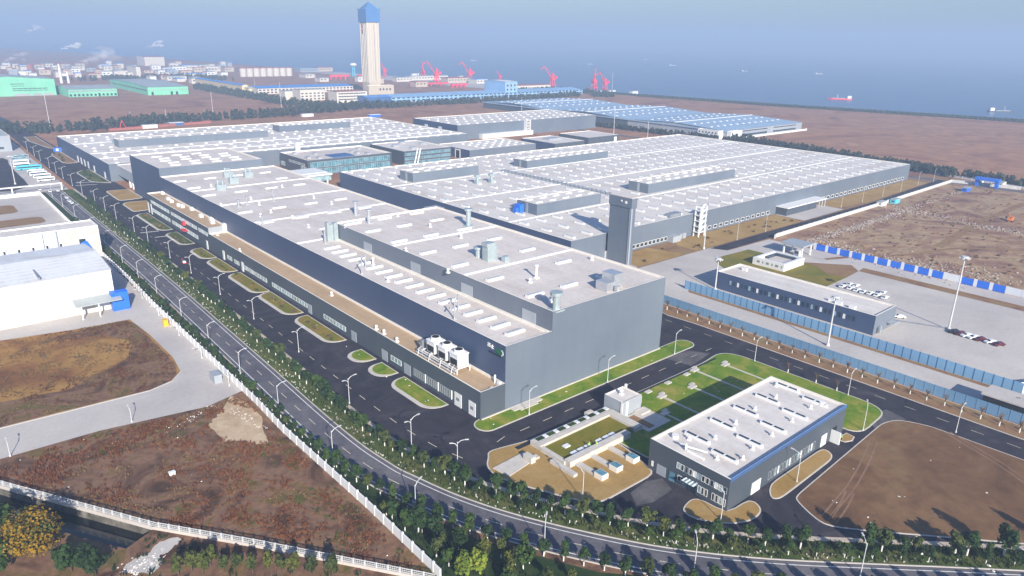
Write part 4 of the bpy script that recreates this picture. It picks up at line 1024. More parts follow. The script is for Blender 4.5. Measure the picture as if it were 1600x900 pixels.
part('slide', MB().add([(61.6, 386, 9.0), (64.2, 386, 9.6), (66.5, 379, 2.5), (64.2, 379, 2.0), (61.6, 386, 8.6), (64.2, 386, 9.2), (66.5, 379, 2.1), (64.2, 379, 1.6)], [(0, 1, 2, 3), (7, 6, 5, 4), (0, 4, 5, 1), (3, 7, 4, 0), (1, 5, 6, 2)]), 'blue', tb, 'blue chute from the upper window')
part('mullion_rib', MB().box(52.2, 52.8, 386.7, 386.98, 0, 15.9).box(46.6, 47.0, 386.7, 386.98, 0, 15.9), 'steel', tb)
nw = thing('grey_shed', 'pale grey shed at the top left edge beside the works road', 'shed', (40, 800, 0))
shell(nw, -10, (87.2,798.0)[0], (87.2,798.0)[1], (87.2,798.0)[1] + 110, 14, 'clad_pale', 'roof_grey', 0.3, 0.4)
window(nw, 'y', (87.2,798.0)[1], (87.2,798.0)[0] - 28, (87.2,798.0)[0] - 6, 2.4, 4.2, 'glass', 'clad_pale', .2, 5)
# ---------------------------------------------------------------- the tall test tower and its block
tw = thing('test_tower', 'very tall cream tower with a blue pyramid crown standing behind the plant', 'tower', (697, 1210, 0))
TX, TY, TS = 697.0, 1210.0, 24.0
part('shaft', MB().box(TX, TX + TS, TY, TY + TS, 0, 128.5), 'cream', tw)
rb = MB()
for k in range(5): rb.box(TX + 1 + k * 5.4, TX + 2.2 + k * 5.4, TY - .8, TY, 24, 128.4)
for k in range(5): rb.box(TX - .8, TX, TY + 1 + k * 5.4, TY + 2.2 + k * 5.4, 24, 128.4)
part('pilaster', rb, 'warm_white', tw)
for k in range(24): window(tw, 'y', TY, TX + 13.0, TX + 14.6, 28 + k * 4.1, 30.2 + k * 4.1, 'glass', 'cream', .1)
cr = part('crown', MB().box(TX - 2.2, TX + TS + 2.2, TY - 2.2, TY + TS + 2.2, 128.5, 150.0), 'tower_blue', tw, 'blue crown')
c = (TX + TS / 2, TY + TS / 2)
part('pyramid', MB().add([(TX - 1.4, TY - 1.4, 150), (TX + TS + 1.4, TY - 1.4, 150), (TX + TS + 1.4, TY + TS + 1.4, 150), (TX - 1.4, TY + TS + 1.4, 150), (c[0], c[1], 163.5)], [(0, 1, 4), (1, 2, 4), (2, 3, 4), (3, 0, 4)]), 'tower_blue', cr)
pn = MB()
for (x, y) in ((TX - 2.2, TY - 2.2), (TX + TS + 2.2, TY - 2.2), (TX + TS + 2.2, TY + TS + 2.2), (TX - 2.2, TY + TS + 2.2)):
    pn.add([(x - 1.2, y - 1.2, 149), (x + 1.2, y - 1.2, 149), (x + 1.2, y + 1.2, 149), (x - 1.2, y + 1.2, 149), (x, y, 153.5)], [(0, 1, 4), (1, 2, 4), (2, 3, 4), (3, 0, 4)])
part('pinnacle', pn, 'tower_blue', cr)
sg = MB()
for g in range(2):
    z = 122 - g * 9
    for (u0, u1, v0, v1) in ((0, 4.4, 2.6, 3.4), (0, 4.4, -.4, .4), (0, 4.4, -3.4, -2.6), (1.8, 2.6, -3.4, 3.4), (-.2, .6, -2, 2)):
        sg.box(TX - .9, TX - .1, TY + 17 - u1, TY + 17 - u0, z + v0, z + v1)
part('sign', sg, 'sign_red', tw, 'dark red sign characters near the top')
tp = thing('tower_podium', 'cream podium block at the foot of the tall tower', 'building', (697, 1196, 0))
X0, Y0, W0, H0 = (682.6,1187.7,52.6,20.1)
shell(tp, X0, X0 + W0, Y0, Y0 + 12.5, H0, 'cream', 'roof', 0.6, 0.5)
for k in range(4): window(tp, 'y', Y0, X0 + 22 + k * 7, X0 + 25 + k * 7, H0 - 9, H0 - 5, 'glass', 'cream', .15)

def shed(name, label, xywh, depth, wall, roof, cat='factory', rise=2.5, rows=(), cols=0, ridge='x', gl='glass', group=None):
    x, y, w, h = xywh
    r = thing(name, label, cat, (x, y, 0), group)
    e = h - (rise if rise else 0)
    m = MB()
    if ridge == 'x':
        ym = y + depth / 2
        m.add([(x, y, 0), (x + w, y, 0), (x + w, y + depth, 0), (x, y + depth, 0), (x, y, e), (x + w, y, e), (x + w, y + depth, e), (x, y + depth, e), (x, ym, h), (x + w, ym, h)], [(0, 1, 5, 4), (1, 2, 6, 9, 5), (2, 3, 7, 6), (3, 0, 4, 8, 7)])
        rf = MB().add([(x - .6, y - .8, e + .1), (x + w + .6, y - .8, e + .1), (x + w + .6, ym, h + .2), (x - .6, ym, h + .2), (x + w + .6, y + depth + .8, e + .1), (x - .6, y + depth + .8, e + .1)], [(0, 1, 2, 3), (3, 2, 4, 5)])
    else:
        xm = x + w / 2
        m.add([(x, y, 0), (x + w, y, 0), (x + w, y + depth, 0), (x, y + depth, 0), (x, y, e), (x + w, y, e), (x + w, y + depth, e), (x, y + depth, e), (xm, y, h), (xm, y + depth, h)], [(0, 1, 5, 8, 4), (1, 2, 6, 5), (2, 3, 7, 9, 6), (3, 0, 4, 7)])
        rf = MB().add([(x - .8, y - .6, e + .1), (xm, y - .6, h + .2), (xm, y + depth + .6, h + .2), (x - .8, y + depth + .6, e + .1), (x + w + .8, y - .6, e + .1), (x + w + .8, y + depth + .6, e + .1)], [(0, 1, 2, 3), (1, 4, 5, 2)])
    part('wall', m, wall, r); part('roof', rf, roof, r)
    for (z0, z1) in rows:
        for k in range(cols):
            u = w / cols
            window(r, 'y', y, x + k * u + u * .22, x + (k + 1) * u - u * .22, z0, z1, gl, wall, .15)
    return r
g1 = shed('green_factory', 'large mint green factory hall at the far left edge', (107.7,1472.2,132.5,31.5), 90, 'green', 'roof_grey', rise=5, ridge='y')
x, y, w, h = (107.7,1472.2,132.5,31.5)
for (u0, u1, z0, z1) in ((.52, .66, .60, .64), (.53, .66, .50, .53), (.53, .91, .36, .40), (.53, .91, .27, .30)): window(g1, 'y', y, x + w * u0, x + w * u1, h * z0, h * z1, 'glass', 'green', .4, 6)
for (u0, u1) in ((.54, .71), (.74, .83), (.85, .97)): wface(g1, 'gate', 'roof_grey', 'y', y, x + w * u0, x + w * u1, 0, h * .13, .3)
g2 = shed('green_factory', 'low mint green factory with a row of doors right of the large one', (247.6,1414.0,73.6,15.4), 110, 'green', 'roof_grey', rise=3, rows=((1, 4.6),), cols=12)
x, y, w, h = (247.6,1414.0,73.6,15.4); wface(g2, 'gate', 'dark', 'y', y, x + w * .6, x + w * .64, 0, 5.4, .4); wface(g2, 'fascia_line', 'roof_grey', 'y', y, x + 2, x + w - 2, h * .52, h * .57, .3); wface(g2, 'fascia', 'clad_pale', 'y', y, x, x + w, h * .6, h * .68, .3)
g3 = shed('green_factory', 'long mint green factory with a grey roof, third from the left', (366.9,1399.9,68.1,16.7), 260, 'green', 'roof_grey', rise=3)
x, y, w, h = (366.9,1399.9,68.1,16.7)
for u in (.08, .55, .68): wface(g3, 'gate', 'dark', 'y', y, x + w * u, x + w * (u + .05), 0, 5.6, .4)
wface(g3, 'fascia_line', 'roof_grey', 'y', y, x + 2, x + w - 2, h * .5, h * .55, .3)
for k in range(14): wface(g3, 'window', 'glass', 'x', x, y + 8 + k * 17.5, y + 22 + k * 17.5, h * .42, h * .52, .2)
shed('yellow_factory', 'yellow factory with a vivid blue roof behind the brown field', (528.5,1387.8,12.2,15.1), 260, 'yellow', 'roof_bright', rise=2, ridge='y')
x, y, w, h = (532.7,1367.6,18.3,12.6)
shed('yellow_annex', 'pale yellow annex between the two blue-roofed factories', (532.7,1367.6,18.3,10.4), 60, 'yellow', 'roof_blue', rise=1.5)
shed('yellow_office', 'long cream works building with a blue roof and rows of windows', (538.8,1338.0,194.5,13.1), 60, 'warm_white', 'roof_bright', rise=3, rows=((1.5, 4), (6, 8.5)), cols=26)
shed('banded_office', 'white banded office block with stepped balconies left of the tower', (542.0,1169.4,44.3,18.6), 28, 'warm_white', 'roof_grey', rise=0.5, rows=((2, 4), (6.5, 8.5), (11, 13)), cols=6, cat='office')
r = shed('banded_office', 'white office block with dark window bands beside the tower foot', (571.2,1097.4,55.4,19.1), 30, 'warm_white', 'roof_red', rise=0.5, cat='office')
x, y, w, h = (571.2,1097.4,55.4,19.1)
for z in (.28, .52, .76): window(r, 'y', y, x + 3, x + w - 3, h * z, h * (z + .09), 'glass', 'warm_white', .3, 10)
r = shed('gate_block', 'squat white gate block with a dark entrance left of the banded offices', (530.9,1204.7,41.9,14.7), 24, 'warm_white', 'roof_grey', rise=0.5, cat='building')
x, y, w, h = (530.9,1204.7,41.9,14.7)
wface(r, 'entrance', 'glass', 'y', y, x + w * .6, x + w * .95, 0, h * .62, .3)
shed('blue_shop', 'long sky blue works building with two rows of windows right of the tower', (653.4,1066.2,457.5,11.4), 70, 'roof_pale_blue', 'roof_pale_blue', rise=3, rows=((1.6, 4.2), (6.4, 8.2)), cols=46)
r = shed('blue_block', 'tall blue block standing in the long sky blue works building', (906.3,1071.4,30.5,29.1), 62, 'roof_pale_blue', 'white', rise=1)
x, y, w, h = (906.3,1071.4,30.5,29.1)
for k in range(3):
    for z in (.15, .4, .66): window(r, 'y', y - .1, x + 4 + k * 9, x + 8 + k * 9, h * z, h * z + 4, 'glass', 'white', .2)
shed('quay_shed', 'long cream quay shed behind the blue works building', (1063.8,1217.0,99.7,10.0), 40, 'warm_white', 'roof_red', 'warehouse', 1.5, rows=((1.5, 4.5),), cols=16)
shed('blue_shed', 'blue roofed shed just right of the tower podium', (608.2,1063.4,44.7,12.1), 40, 'clad_blue', 'roof_bright', 'warehouse', 2)
shed('white_block', 'big cream windowless block on the far skyline', (694.3,2637.5,61.2,29.8), 90, 'warm_white', 'roof_red', 'building', 2)
shed('slab_house', 'cream end wall of a slab block in the far town', (503.7,1999.2,10.2,24.1), 80, 'warm_white', 'roof_grey', 'building', 1)
ti = 0
X0, Y0, W0, H0 = (726.8,1914.9,142.4,20.5)
for k in range(8):
    x = X0 + W0 * (k + .5) / 8; rr = W0 / 8 * .46
    t = thing('storage_tank', 'white storage tank with a red rim in the far tank row', 'tank', (x, Y0, 0), 'white storage tanks in the far row')
    part('shell', MB().cyl(x, Y0, 0, H0, rr, rr, 16), 'warm_white', t); part('rim', MB().cyl(x, Y0, H0, H0 + 1.6, rr * 1.02, rr * .96, 16), 'roof_red', t)
wt = thing('water_tower', 'pale water tower on thin legs left of the tall tower', 'water tower', (1013.8,1841.7,15.8,30.2)[:2] + (0,))
x, y, w, h = (1013.8,1841.7,15.8,30.2)
part('tank', MB().ball(x, y, h, w * .6, w * .6, 5, 12, 6), 'white', wt)
for a in range(4): part('leg', MB().tube((x + 4 * math.cos(a * 1.57), y + 4 * math.sin(a * 1.57), 0), (x + 3 * math.cos(a * 1.57), y + 3 * math.sin(a * 1.57), h - 3), .8), 'cyan', wt)
for k, (xp, t_) in enumerate(((98, 100), (109, 111))):
    x, y, w, h = (307.1,1804.2,4.7,38.5) if k == 0 else (319.1,1799.0,4.1,24.5)
    c_ = thing('chimney', ('tall' if k == 0 else 'shorter') + ' white chimney of the pair behind the green factories', 'chimney', (x, y, 0))
    part('shaft', MB().cyl(x, y, 0, h, w * .62, w * .42, 12), 'white', c_); part('rim', MB().cyl(x, y, h, h + 1.4, w * .5, w * .5, 12), 'red', c_)
rt = (331.0,2335.9,14.5,17.8); single('gas_holder', MB().cyl(rt[0], rt[1], 0, rt[3] * .8, rt[2] * .5, rt[2] * .5, 16).ball(rt[0], rt[1], rt[3] * .8, rt[2] * .5, rt[2] * .5, rt[3] * .3, 16, 6), 'roof_red', 'dull red domed gas holder in the far left town', 'tank')
# the far town: each block a building of its own
LOOK = [('warm_white', 'roof_grey', 'white'), ('cream', 'roof_red', 'cream red-roofed'), ('clad_pale', 'roof_blue', 'grey blue-roofed'), ('warm_white', 'roof_bright', 'white blue-roofed'), ('white', 'roof_grey', 'bright white')]
TOWN = [(287.0,2508.8,17.9,8.4),(281.9,2351.7,11.3,9.9),(324.2,2585.4,15.6,9.7),(315.5,2379.1,16.0,10.5),(278.9,2146.0,15.8,9.6),(294.5,2108.9,15.7,6.3),(359.3,2405.0,15.1,6.8),(323.9,2162.1,24.6,11.1),(410.8,2608.5,19.9,9.2),(381.1,2319.8,17.9,8.1),(336.9,2032.0,11.8,11.5),(431.8,2466.9,19.3,10.3),(401.1,2203.1,20.4,11.6),(436.5,2381.4,31.6,10.1),(373.9,2017.8,13.4,9.5),(455.3,2295.9,21.8,7.7),(395.7,1979.7,24.3,9.4),(439.5,2120.6,14.6,11.6),(527.7,2484.0,27.5,11.0),(439.5,2055.0,22.9,10.5),(531.5,2352.3,23.2,11.6),(595.1,2610.1,11.0,8.2),(481.0,2072.3,17.7,10.8),(502.1,2098.2,10.5,10.0),(492.4,2035.3,13.2,8.0),(570.2,2181.8,22.7,6.8),(628.6,2322.6,24.4,13.2),(635.5,2237.9,20.5,10.1),(594.8,2065.0,25.5,11.0),(657.3,2230.8,38.3,13.0),(616.8,2022.7,25.6,10.9),(706.4,2298.8,43.8,13.8),(605.8,1928.8,34.1,8.5),(699.4,2177.2,31.6,12.4),(776.7,2367.2,34.7,10.8),(737.0,2205.2,45.5,13.6),(688.0,2031.6,23.5,12.2),(639.1,1854.3,21.7,6.6),(706.6,1989.9,16.8,7.3),(525.5,1760.7,18.0,6.7),(532.0,1682.1,25.8,10.5),(521.3,1815.9,42.5,8.1),(789.2,2188.3,26.0,11.5),(974.0,2086.7,61.4,9.4),(1037.8,2108.3,51.0,11.2),(811.8,1639.5,23.2,8.1),(853.5,1801.2,24.8,8.5),(979.7,1568.4,46.4,9.5),(1038.7,1602.4,119.5,9.9),(1066.2,1475.3,68.5,11.4),(1116.4,1426.0,33.8,10.0),(916.7,1388.9,30.7,10.5),(894.4,1604.5,26.2,11.0),(892.7,1524.0,24.0,11.4),(542.3,2229.0,21.0,11.2),(506.1,2203.4,17.2,7.6),(573.1,2471.3,17.5,13.6),(319.4,2417.2,17.8,13.1),(256.5,2123.0,16.7,11.1),(488.0,1829.6,13.7,8.8),(301.7,2591.5,15.4,12.0),(412.0,2656.2,11.7,9.0),(587.2,2663.4,14.8,14.3),(471.5,2075.7,16.1,9.7),(397.2,2276.8,20.9,8.3),(571.5,1795.2,15.9,6.1),(391.0,2395.3,12.3,12.5),(768.2,2566.4,18.0,15.8),(583.4,1818.3,7.3,6.3),(802.9,2359.6,17.5,13.6),(486.2,2588.8,24.1,10.5),(336.3,2494.5,7.6,7.9),(461.4,2147.1,8.9,8.2),(292.6,2141.0,11.9,10.5),(427.2,2468.2,20.9,13.1),(716.0,2211.9,19.6,7.3),(904.1,2479.4,14.7,13.0),(705.5,2342.8,14.6,7.6),(311.0,2419.8,8.8,11.4),(361.7,2182.1,14.1,8.2),(503.0,2320.2,21.0,12.8),(540.9,2191.7,20.7,13.0),(370.7,2528.0,20.6,10.6),(710.6,2432.8,24.4,15.0),(844.9,2395.1,24.1,10.1),(440.8,2120.2,8.7,6.7),(920.6,2582.7,15.2,13.3),(351.9,2087.5,16.3,6.1),(379.7,2142.1,9.8,7.3),(590.4,2421.1,22.7,10.2),(373.1,2144.4,19.7,9.9),(296.5,2548.8,12.1,8.0),(289.4,2312.4,9.8,6.6),(566.7,2300.2,11.6,12.9),(749.7,2242.7,25.7,9.4),(566.0,2041.2,17.0,12.3),(312.2,2588.7,7.7,13.4),(523.3,1871.1,20.0,8.0),(623.9,2163.7,13.3,9.8),(608.5,2095.4,21.1,9.9),(556.0,1979.4,18.1,10.0),(664.0,1971.6,21.1,10.1)]
for i, bb in enumerate(TOWN):
    wl_, rf_, nm = LOOK[rnd.choice((0, 0, 1, 2, 3, 4, 4))]
    x, y, w, h = bb; h = max(5, min(h, 30)); d_ = rnd.uniform(12, 40)
    r = thing('town_block', nm + ' block among the small buildings of the far hazy town', 'building', (x, y, 0), nm + ' blocks in the far town')
    part('wall', MB().box(x, x + w, y, y + d_, 0, h), wl_, r)
    part('roof', MB().box(x - .6, x + w + .6, y - .6, y + d_ + .6, h, h + 1.2), rf_, r)
    if w > 18:
        for k in range(int(w / 9)): wface(r, 'window', 'glass', 'y', y, x + 3 + k * 9, x + 7 + k * 9, h * .5, h * .5 + 2.4, .2)
# red harbour cranes
def crane(bb, ang, luff, label):
    x, y, w, h = bb
    t = thing('harbour_crane', label, 'crane', (x, y, 0), 'red harbour cranes on the quay')
    s = h / 45.0
    m = MB()
    for dx in (-5, 5):
        for dy in (-5, 5): m.tube((x + dx * s, y + dy * s, 0), (x + dx * .55 * s, y + dy * .55 * s, 15 * s), 1.1 * s)
    m.box(x - 6 * s, x + 6 * s, y - 6 * s, y + 6 * s, 5 * s, 6.5 * s)
    part('portal', m, 'crane_red', t)
    part('cabin', MB().box(x - 4.6 * s, x + 4.6 * s, y - 4 * s, y + 4 * s, 15 * s, 22 * s).box(x - 1.8 * s, x + 1.8 * s, y - 1.8 * s, y + 1.8 * s, 22 * s, 31 * s), 'crane_red', t)
    ca, sa = math.cos(ang), math.sin(ang)
    tip = (x + ca * luff * s, y + sa * luff * s, h)
    j = MB()
    for o_ in (-1.3, 1.3): j.tube((x - sa * o_ * s + ca * 3 * s, y + ca * o_ * s + sa * 3 * s, 20 * s), (tip[0], tip[1], tip[2]), 1.2 * s, .7 * s)
    part('jib', j, 'crane_red', t)
    nb = MB().tube(tip, (tip[0] + ca * 9 * s, tip[1] + sa * 9 * s, h - 7 * s), .9 * s); nb.tube((x, y, 30 * s), tip, .35 * s); nb.tube((x, y, 30 * s), (x - ca * 7 * s, y - sa * 7 * s, 24 * s), .8 * s)
    part('fly_jib', nb, 'crane_red', t)
    part('counterweight', MB().box(x - ca * 8 * s - 2.4 * s, x - ca * 8 * s + 2.4 * s, y - sa * 8 * s - 2.4 * s, y - sa * 8 * s + 2.4 * s, 19 * s, 24 * s), 'crane_red', t)
crane((1075.5,1783.2,10.1,35.2), 2.2, 8, 'red harbour crane half hidden behind the tall tower')
crane((1103.6,1638.1,10.1,43.3), 1.2, 6, 'red crane with an upright jib, left of the crane pair')
crane((1040.2,1486.6,11.3,50.2), 2.6, 20, 'stout red crane leaning left, nearest the tower')
crane((1149.2,1496.7,12.2,47.8), 2.6, 18, 'red crane leaning left, alone left of the blue block')
crane((1240.8,1488.1,13.0,25.4), 2.6, 12, 'red crane half hidden behind the tall blue block')
crane((1206.2,1255.4,12.4,45.7), 2.6, 20, 'red crane leaning left above the end of the blue works building')
crane((1216.3,1132.6,10.4,46.2), 0.6, 6, 'tall red crane with a steep jib at the quay end')
crane((1223.6,1106.8,10.4,39.1), 2.7, 16, 'slender red crane furthest right on the quay')
for (bb, nm) in (((915.7,1413.2,105.6,6.9), 'long low red gantry lying below the crane pair'), ((881.8,1727.1,53.8,10.8), 'red ship-loader lying along the far quay'), ((962.7,1726.2,22.5,9.5), 'short red gantry left of the tall tower'), ((975.7,1338.1,44.5,8.2), 'low red gantry right of the crane pair')):
    x, y, w, h = bb; r = thing('gantry', nm, 'gantry', (x, y, 0))
    g = MB().box(x, x + w, y - 3, y + 3, h * .55, h)
    part('beam', g, 'crane_red', r)
    for k in range(4): part('leg', MB().box(x + w * (k + .1) / 4, x + w * (k + .1) / 4 + 2.5, y - 4, y + 4, 0, h * .55), 'crane_red', r)
pad = struct('quay_paving', MB().poly([(1040, 1120), (1150, 1075), (1152, 1420), (1115, 1760), (1085, 2060), (1000, 2060), (1000, 1500)], 0.3), 'concrete')
for (bb, lab) in (((1204.0,1011.7,18.5,5.2), 'white quay hut at the end of the quay'), ((1165.9,1081.6,65.1,2.6), 'long white shed low on the quay end'), ((1112.5,1700.1,20.6,11.6), 'round white dish-like silo left of the crane pair'), ((1124.8,1507.0,12.1,13.9), 'white crane-side silo right of the crane pair')):
    x, y, w, h = bb; r = thing('quay_hut', lab, 'building', (x, y, 0)); part('wall', MB().box(x, x + w, y, y + 8, 0, h), 'white', r); part('roof', MB().box(x - .5, x + w + .5, y - .5, y + 8.5, h, h + .8), 'roof_grey', r)
# ships
def ship(px, L, hull, label, ang=-0.9):
    x, y = px
    t = thing('ship', label, 'ship', (x, y, -2.5))
    ca, sa = math.cos(ang), math.sin(ang)
    def tr(u, v): return (x + u * ca - v * sa, y + u * sa + v * ca)
    b_ = L * .16 / 2
    out = [tr(-L / 2, -b_), tr(L * .36, -b_), tr(L / 2, 0), tr(L * .36, b_), tr(-L / 2, b_)]
    part('hull', MB().prism(out, -2.6, L * .05 - 2.5), hull, t)
    part('bridge', MB().prism([tr(-L * .46, -b_ * .8), tr(-L * .30, -b_ * .8), tr(-L * .30, b_ * .8), tr(-L * .46, b_ * .8)], L * .05 - 2.5, L * .16 - 2.5), 'white', t)
    part('mast', MB().tube(tr(L * .1, 0) + (0,), tr(L * .1, 0) + (L * .16,), L * .008), 'white', t)
    part('hatch', MB().prism([tr(-L * .22, -b_ * .6), tr(L * .3, -b_ * .6), tr(L * .3, b_ * .6), tr(-L * .22, b_ * .6)], L * .05 - 2.5, L * .07 - 2.5), 'roof_grey', t)
ship((1521.6,722.9), 48, 'crane_red', 'small red cargo boat on the sea right of centre', 2.2)
ship((1504.9,422.3), 46, 'clad_dark', 'dark coaster with a white bridge near the right edge of the sea', -0.75)
ship((2917.0,2216.2), 30, 'white', 'white ship far out above the shore shed')
ship((3652.4,2976.7), 26, 'white', 'faint pale ship furthest out near the horizon')
ship((2772.9,1412.6), 26, 'white', 'pale ship on the sea above the red boat')
ship((2596.0,2446.8), 24, 'white', 'tiny white boat above the quay cranes')
ship((2667.8,1669.0), 22, 'white', 'tiny pale boat between the white ship and the pale ship')
ship((2313.1,2980.8), 28, 'white', 'far white ship above the crane left of the blue block')

# ---------------------------------------------------------------- masts and lamps
def lamp_proto(h, double, label, group):
    t = thing('street_lamp', label, 'street lamp', (0, 0, 0), group)
    part('pole', MB().cyl(0, 0, 0, h * .94, .13, .075, 8).cyl(0, 0, 0, .5, .24, .24, 8), 'pole', t)
    a = MB(); arms = [(1, 2.0, h)] + ([(-1, 1.1, h * .9)] if double else [])
    for s, L, z in arms:
        p = [(0, 0, z - 1.0), (s * L * .45, 0, z - .25), (s * L, 0, z)]
        a.tube(p[0], p[1], .09); a.tube(p[1], p[2], .08)
    part('arm', a, 'pole', t)
    for s, L, z in arms: part('lantern', MB().box(min(s * L, s * (L + .9)), max(s * L, s * (L + .9)), -.18, .18, z - .06, z + .10), 'pole', t)
    return t
G1 = 'street lamps along the works road'
l1 = lamp_proto(9.0, True, 'white street lamp in the long row beside the works road', G1)
ys = [794, 754, 724, 681, 652, 624, 590, 557, 520, 494, 468, 429, 403, 366, 335, 298, 262, 222.3]
first = True
for y in ys:
    x = 95.2 + max(0, y - 560) * .012
    if first: l1.location = (x, y, 0); first = False
    else: dup(l1, (x, y, 0))
for (x, y) in ((90.6, 177.8), (91.8, 145.7)): dup(l1, (x, y, 0))
dup(l1, (94.6, 128.6, 0), -0.6)
G2 = 'street lamps along the public road'
l2 = lamp_proto(8.6, False, 'white street lamp in the row along the kerb of the public road', G2)
first = True
for (x, y, a) in [(76.2, 480, 0), (75.8, 440, 0), (75.4, 405, 0), (74.8, 370, 0), (74.3, 341, 0), (74.2, 313, 0), (73.6, 279, 0), (73, 247, 0), (72.8, 217.6, 0), (72.6, 187.4, 0), (72.8, 154, 0), (76.3, 120.2, .4), (90.2, 91.4, .7), (110.2, 67.0, .8), (136.6, 44.2, .8), (77, 520, 0), (77.4, 556, 0)]:
    if first: l2.location = (x, y, 0); first = False
    else: dup(l2, (x, y, 0), a)
G3 = 'short lamps along the white wall'
l3 = lamp_proto(4.4, False, 'short white lamp in the row just inside the white compound wall', G3)
first = True
for (x, y) in ((70.3, 455), (70.2, 425), (70.0, 362.7), (69.9, 338), (69.6, 313), (69.2, 288.6), (68.9, 263), (68.6, 238), (68.2, 211.7)):
    if first: l3.location = (x - 1.2, y, 0); l3.rotation_euler[2] = math.pi; first = False
    else: dup(l3, (x - 1.2, y, 0), math.pi)
for i, (x, y, a, lab) in enumerate([(128.3, 138.6, 0, 'white street lamp on the front lawn, nearest the left end'), (162.7, 138.7, 0, 'white street lamp on the front lawn, middle one'), (197.9, 138.6, 0, 'white street lamp at the right end of the front lawn'), (214.8, 117.1, 0, 'white street lamp on the lawn corner by the cross road'), (215.4, 84.3, 0, 'white street lamp beside the cross road behind the pump house'), (197.1, 71.2, .5, 'white street lamp on the small brown corner right of the pump house'), (217.2, 53.6, 0, 'white street lamp at the far corner of the bare field'), (110.3, 99.4, 1.57, 'white street lamp on the tan lawn below the duct boxes'), (129.6, 73.5, 1.57, 'white street lamp in front of the pump house corner'), (158.0, 70.2, 1.57, 'white street lamp beside the pump house long side'), (37.4, 206.6, 1.57, 'white lamp on the yard edge below the dry field'), (8.4, 207.2, 1.57, 'white lamp on the yard edge at the left frame edge')]):
    dup(l2 if i < 10 else l3, (x, y, 0), a, lab)
    o = C.objects[-1]
for r in [o for o in C.objects if o.name.startswith('street_lamp') and o.get('label', '').startswith('white ') and 'row' not in o.get('label', '')]:
    if 'group' in r.keys(): del r['group']
G4 = 'lamps along the haul road'
l4 = lamp_proto(10.5, False, 'slim white lamp in the row along the assembly hall front', G4)
first = True
for (x, y) in ((353.3, 213.4), (383.5, 213.7), (484.6, 217.1), (515.7, 216.9), (548.9, 217), (580.7, 217.2), (620.3, 220), (646.8, 218.2)):
    if first: l4.location = (x, y, 0); first = False
    else: dup(l4, (x, y, 0))
def mast(x, y, h, label, crown=True):
    t = thing('light_mast', label, 'light mast', (x, y, 0))
    part('pole', MB().cyl(x, y, 0, h, .34, .2, 10).cyl(x, y, 0, 1.0, .7, .7, 8), 'pole', t)
    if crown:
        part('ring', MB().cyl(x, y, h, h + .5, 1.3, 1.3, 12), 'pole', t)
        for k in range(6): part('floodlight', MB().box(x + 1.6 * math.cos(k * 1.05) - .3, x + 1.6 * math.cos(k * 1.05) + .3, y + 1.6 * math.sin(k * 1.05) - .3, y + 1.6 * math.sin(k * 1.05) + .3, h - .5, h + .1), 'pole', t)
mast(302.1, 85.4, 29.5, 'tall white floodlight mast on the concrete lot at right')
mast(248.8, 107.8, 19.0, 'white floodlight mast between the blue fences')
mast(269.3, 170.5, 14.5, 'white floodlight mast at the near end of the lot workshop')
mast(322.4, 213.9, 13.5, 'white pole in front of the steel fire stair', False)
mast(139.3, 926.2, 47, 'very tall thin mast at the upper left beyond the press hall', False)
mast(65.1, 619.4, 20, 'white mast in the bus park at left', True)
mast(328.8, 971, 34, 'thin white mast beyond the press hall roof', False)
x, y, w, h = (1177.6,1045.0,6.0,45.0); mast(x, y, h, 'thick white mast on the shore right of the cranes', False)
for i, bb in enumerate(((604.4,530.2,2.1,36.8), (636.5,509.1,2.2,22.1), (729.4,823.3,2.6,23.1), (706.2,995.7,2.6,7.1), (236.0,992.5,1.5,12.3), (279.5,1000.7,1.6,12.0), (324.6,991.8,1.6,11.4), (370.8,1002.6,1.8,10.2), (459.4,1058.9,2.0,38.6), (741.2,1516.5,3.0,21.5), (820.1,1530.2,3.2,20.9), (633.3,1588.9,2.8,14.7), (899.6,1350.8,3.3,22.6))):
    x, y, w, h = bb; mast(x, y, h, ('white pole rising behind the canteen roofs', 'white pole right of the stamping hall', 'white pole behind the stamping hall roof', 'white pole in front of the blue works building', 'leftmost thin lamp pole before the far tree belt', 'second thin lamp pole before the far tree belt', 'third thin lamp pole before the far tree belt', 'fourth thin lamp pole before the far tree belt', 'pole beside the squat gate block', 'far pole above the blue roofs', 'far pole nearest the tower above the blue roofs', 'far pole above the yellow factory', 'far pole right of the tower podium')[i], False)

# ---------------------------------------------------------------- walls and fences
def long_wall(name, label, pts, h, t, mat, cap=None, piece=3.0):
    r = thing(name, label, 'wall', (pts[0][0], pts[0][1], 0))
    m = MB()
    for a, b_ in zip(pts, pts[1:]):
        L = math.hypot(b_[0] - a[0], b_[1] - a[1]); an = math.atan2(b_[1] - a[1], b_[0] - a[0])
        m.obox((a[0] + b_[0]) / 2, (a[1] + b_[1]) / 2, -.1, h, L + t * .5, t, an)
    part('wall', m, mat, r)
    p = MB()
    for x, y, an in walk(pts, piece): p.obox(x, y, -.1, h + .22, t + .18, t + .18, an)
    part('pier', p, cap or mat, r, kind='stuff')
    return r
long_wall('compound_wall', 'long white wall between the dry fields and the public road', [(70.4, 386), (70.3, 345), (69.2, 300), (68.9, 195), (68.2, 175), (68.9, 129), (68.6, 99.5)], 2.3, .35, 'white', None, 4)
long_wall('yard_wall', 'white wall along the upper yard beside the road trees', [(72.4, 569), (71.3, 480), (70.8, 402.5)], 2.2, .35, 'white', None, 4)
long_wall('yard_wall', 'white wall closing the top of the upper yard', [(71.6, 569.4), (20, 569)], 2.2, .35, 'white', None, 4)
long_wall('site_wall', 'white site wall along the haul road', [(372.4, 201.4), (376, 202.6), (508, 204.0), (656, 207.8), (668, 162)], 2.4, .3, 'wall_grey', None, 6)
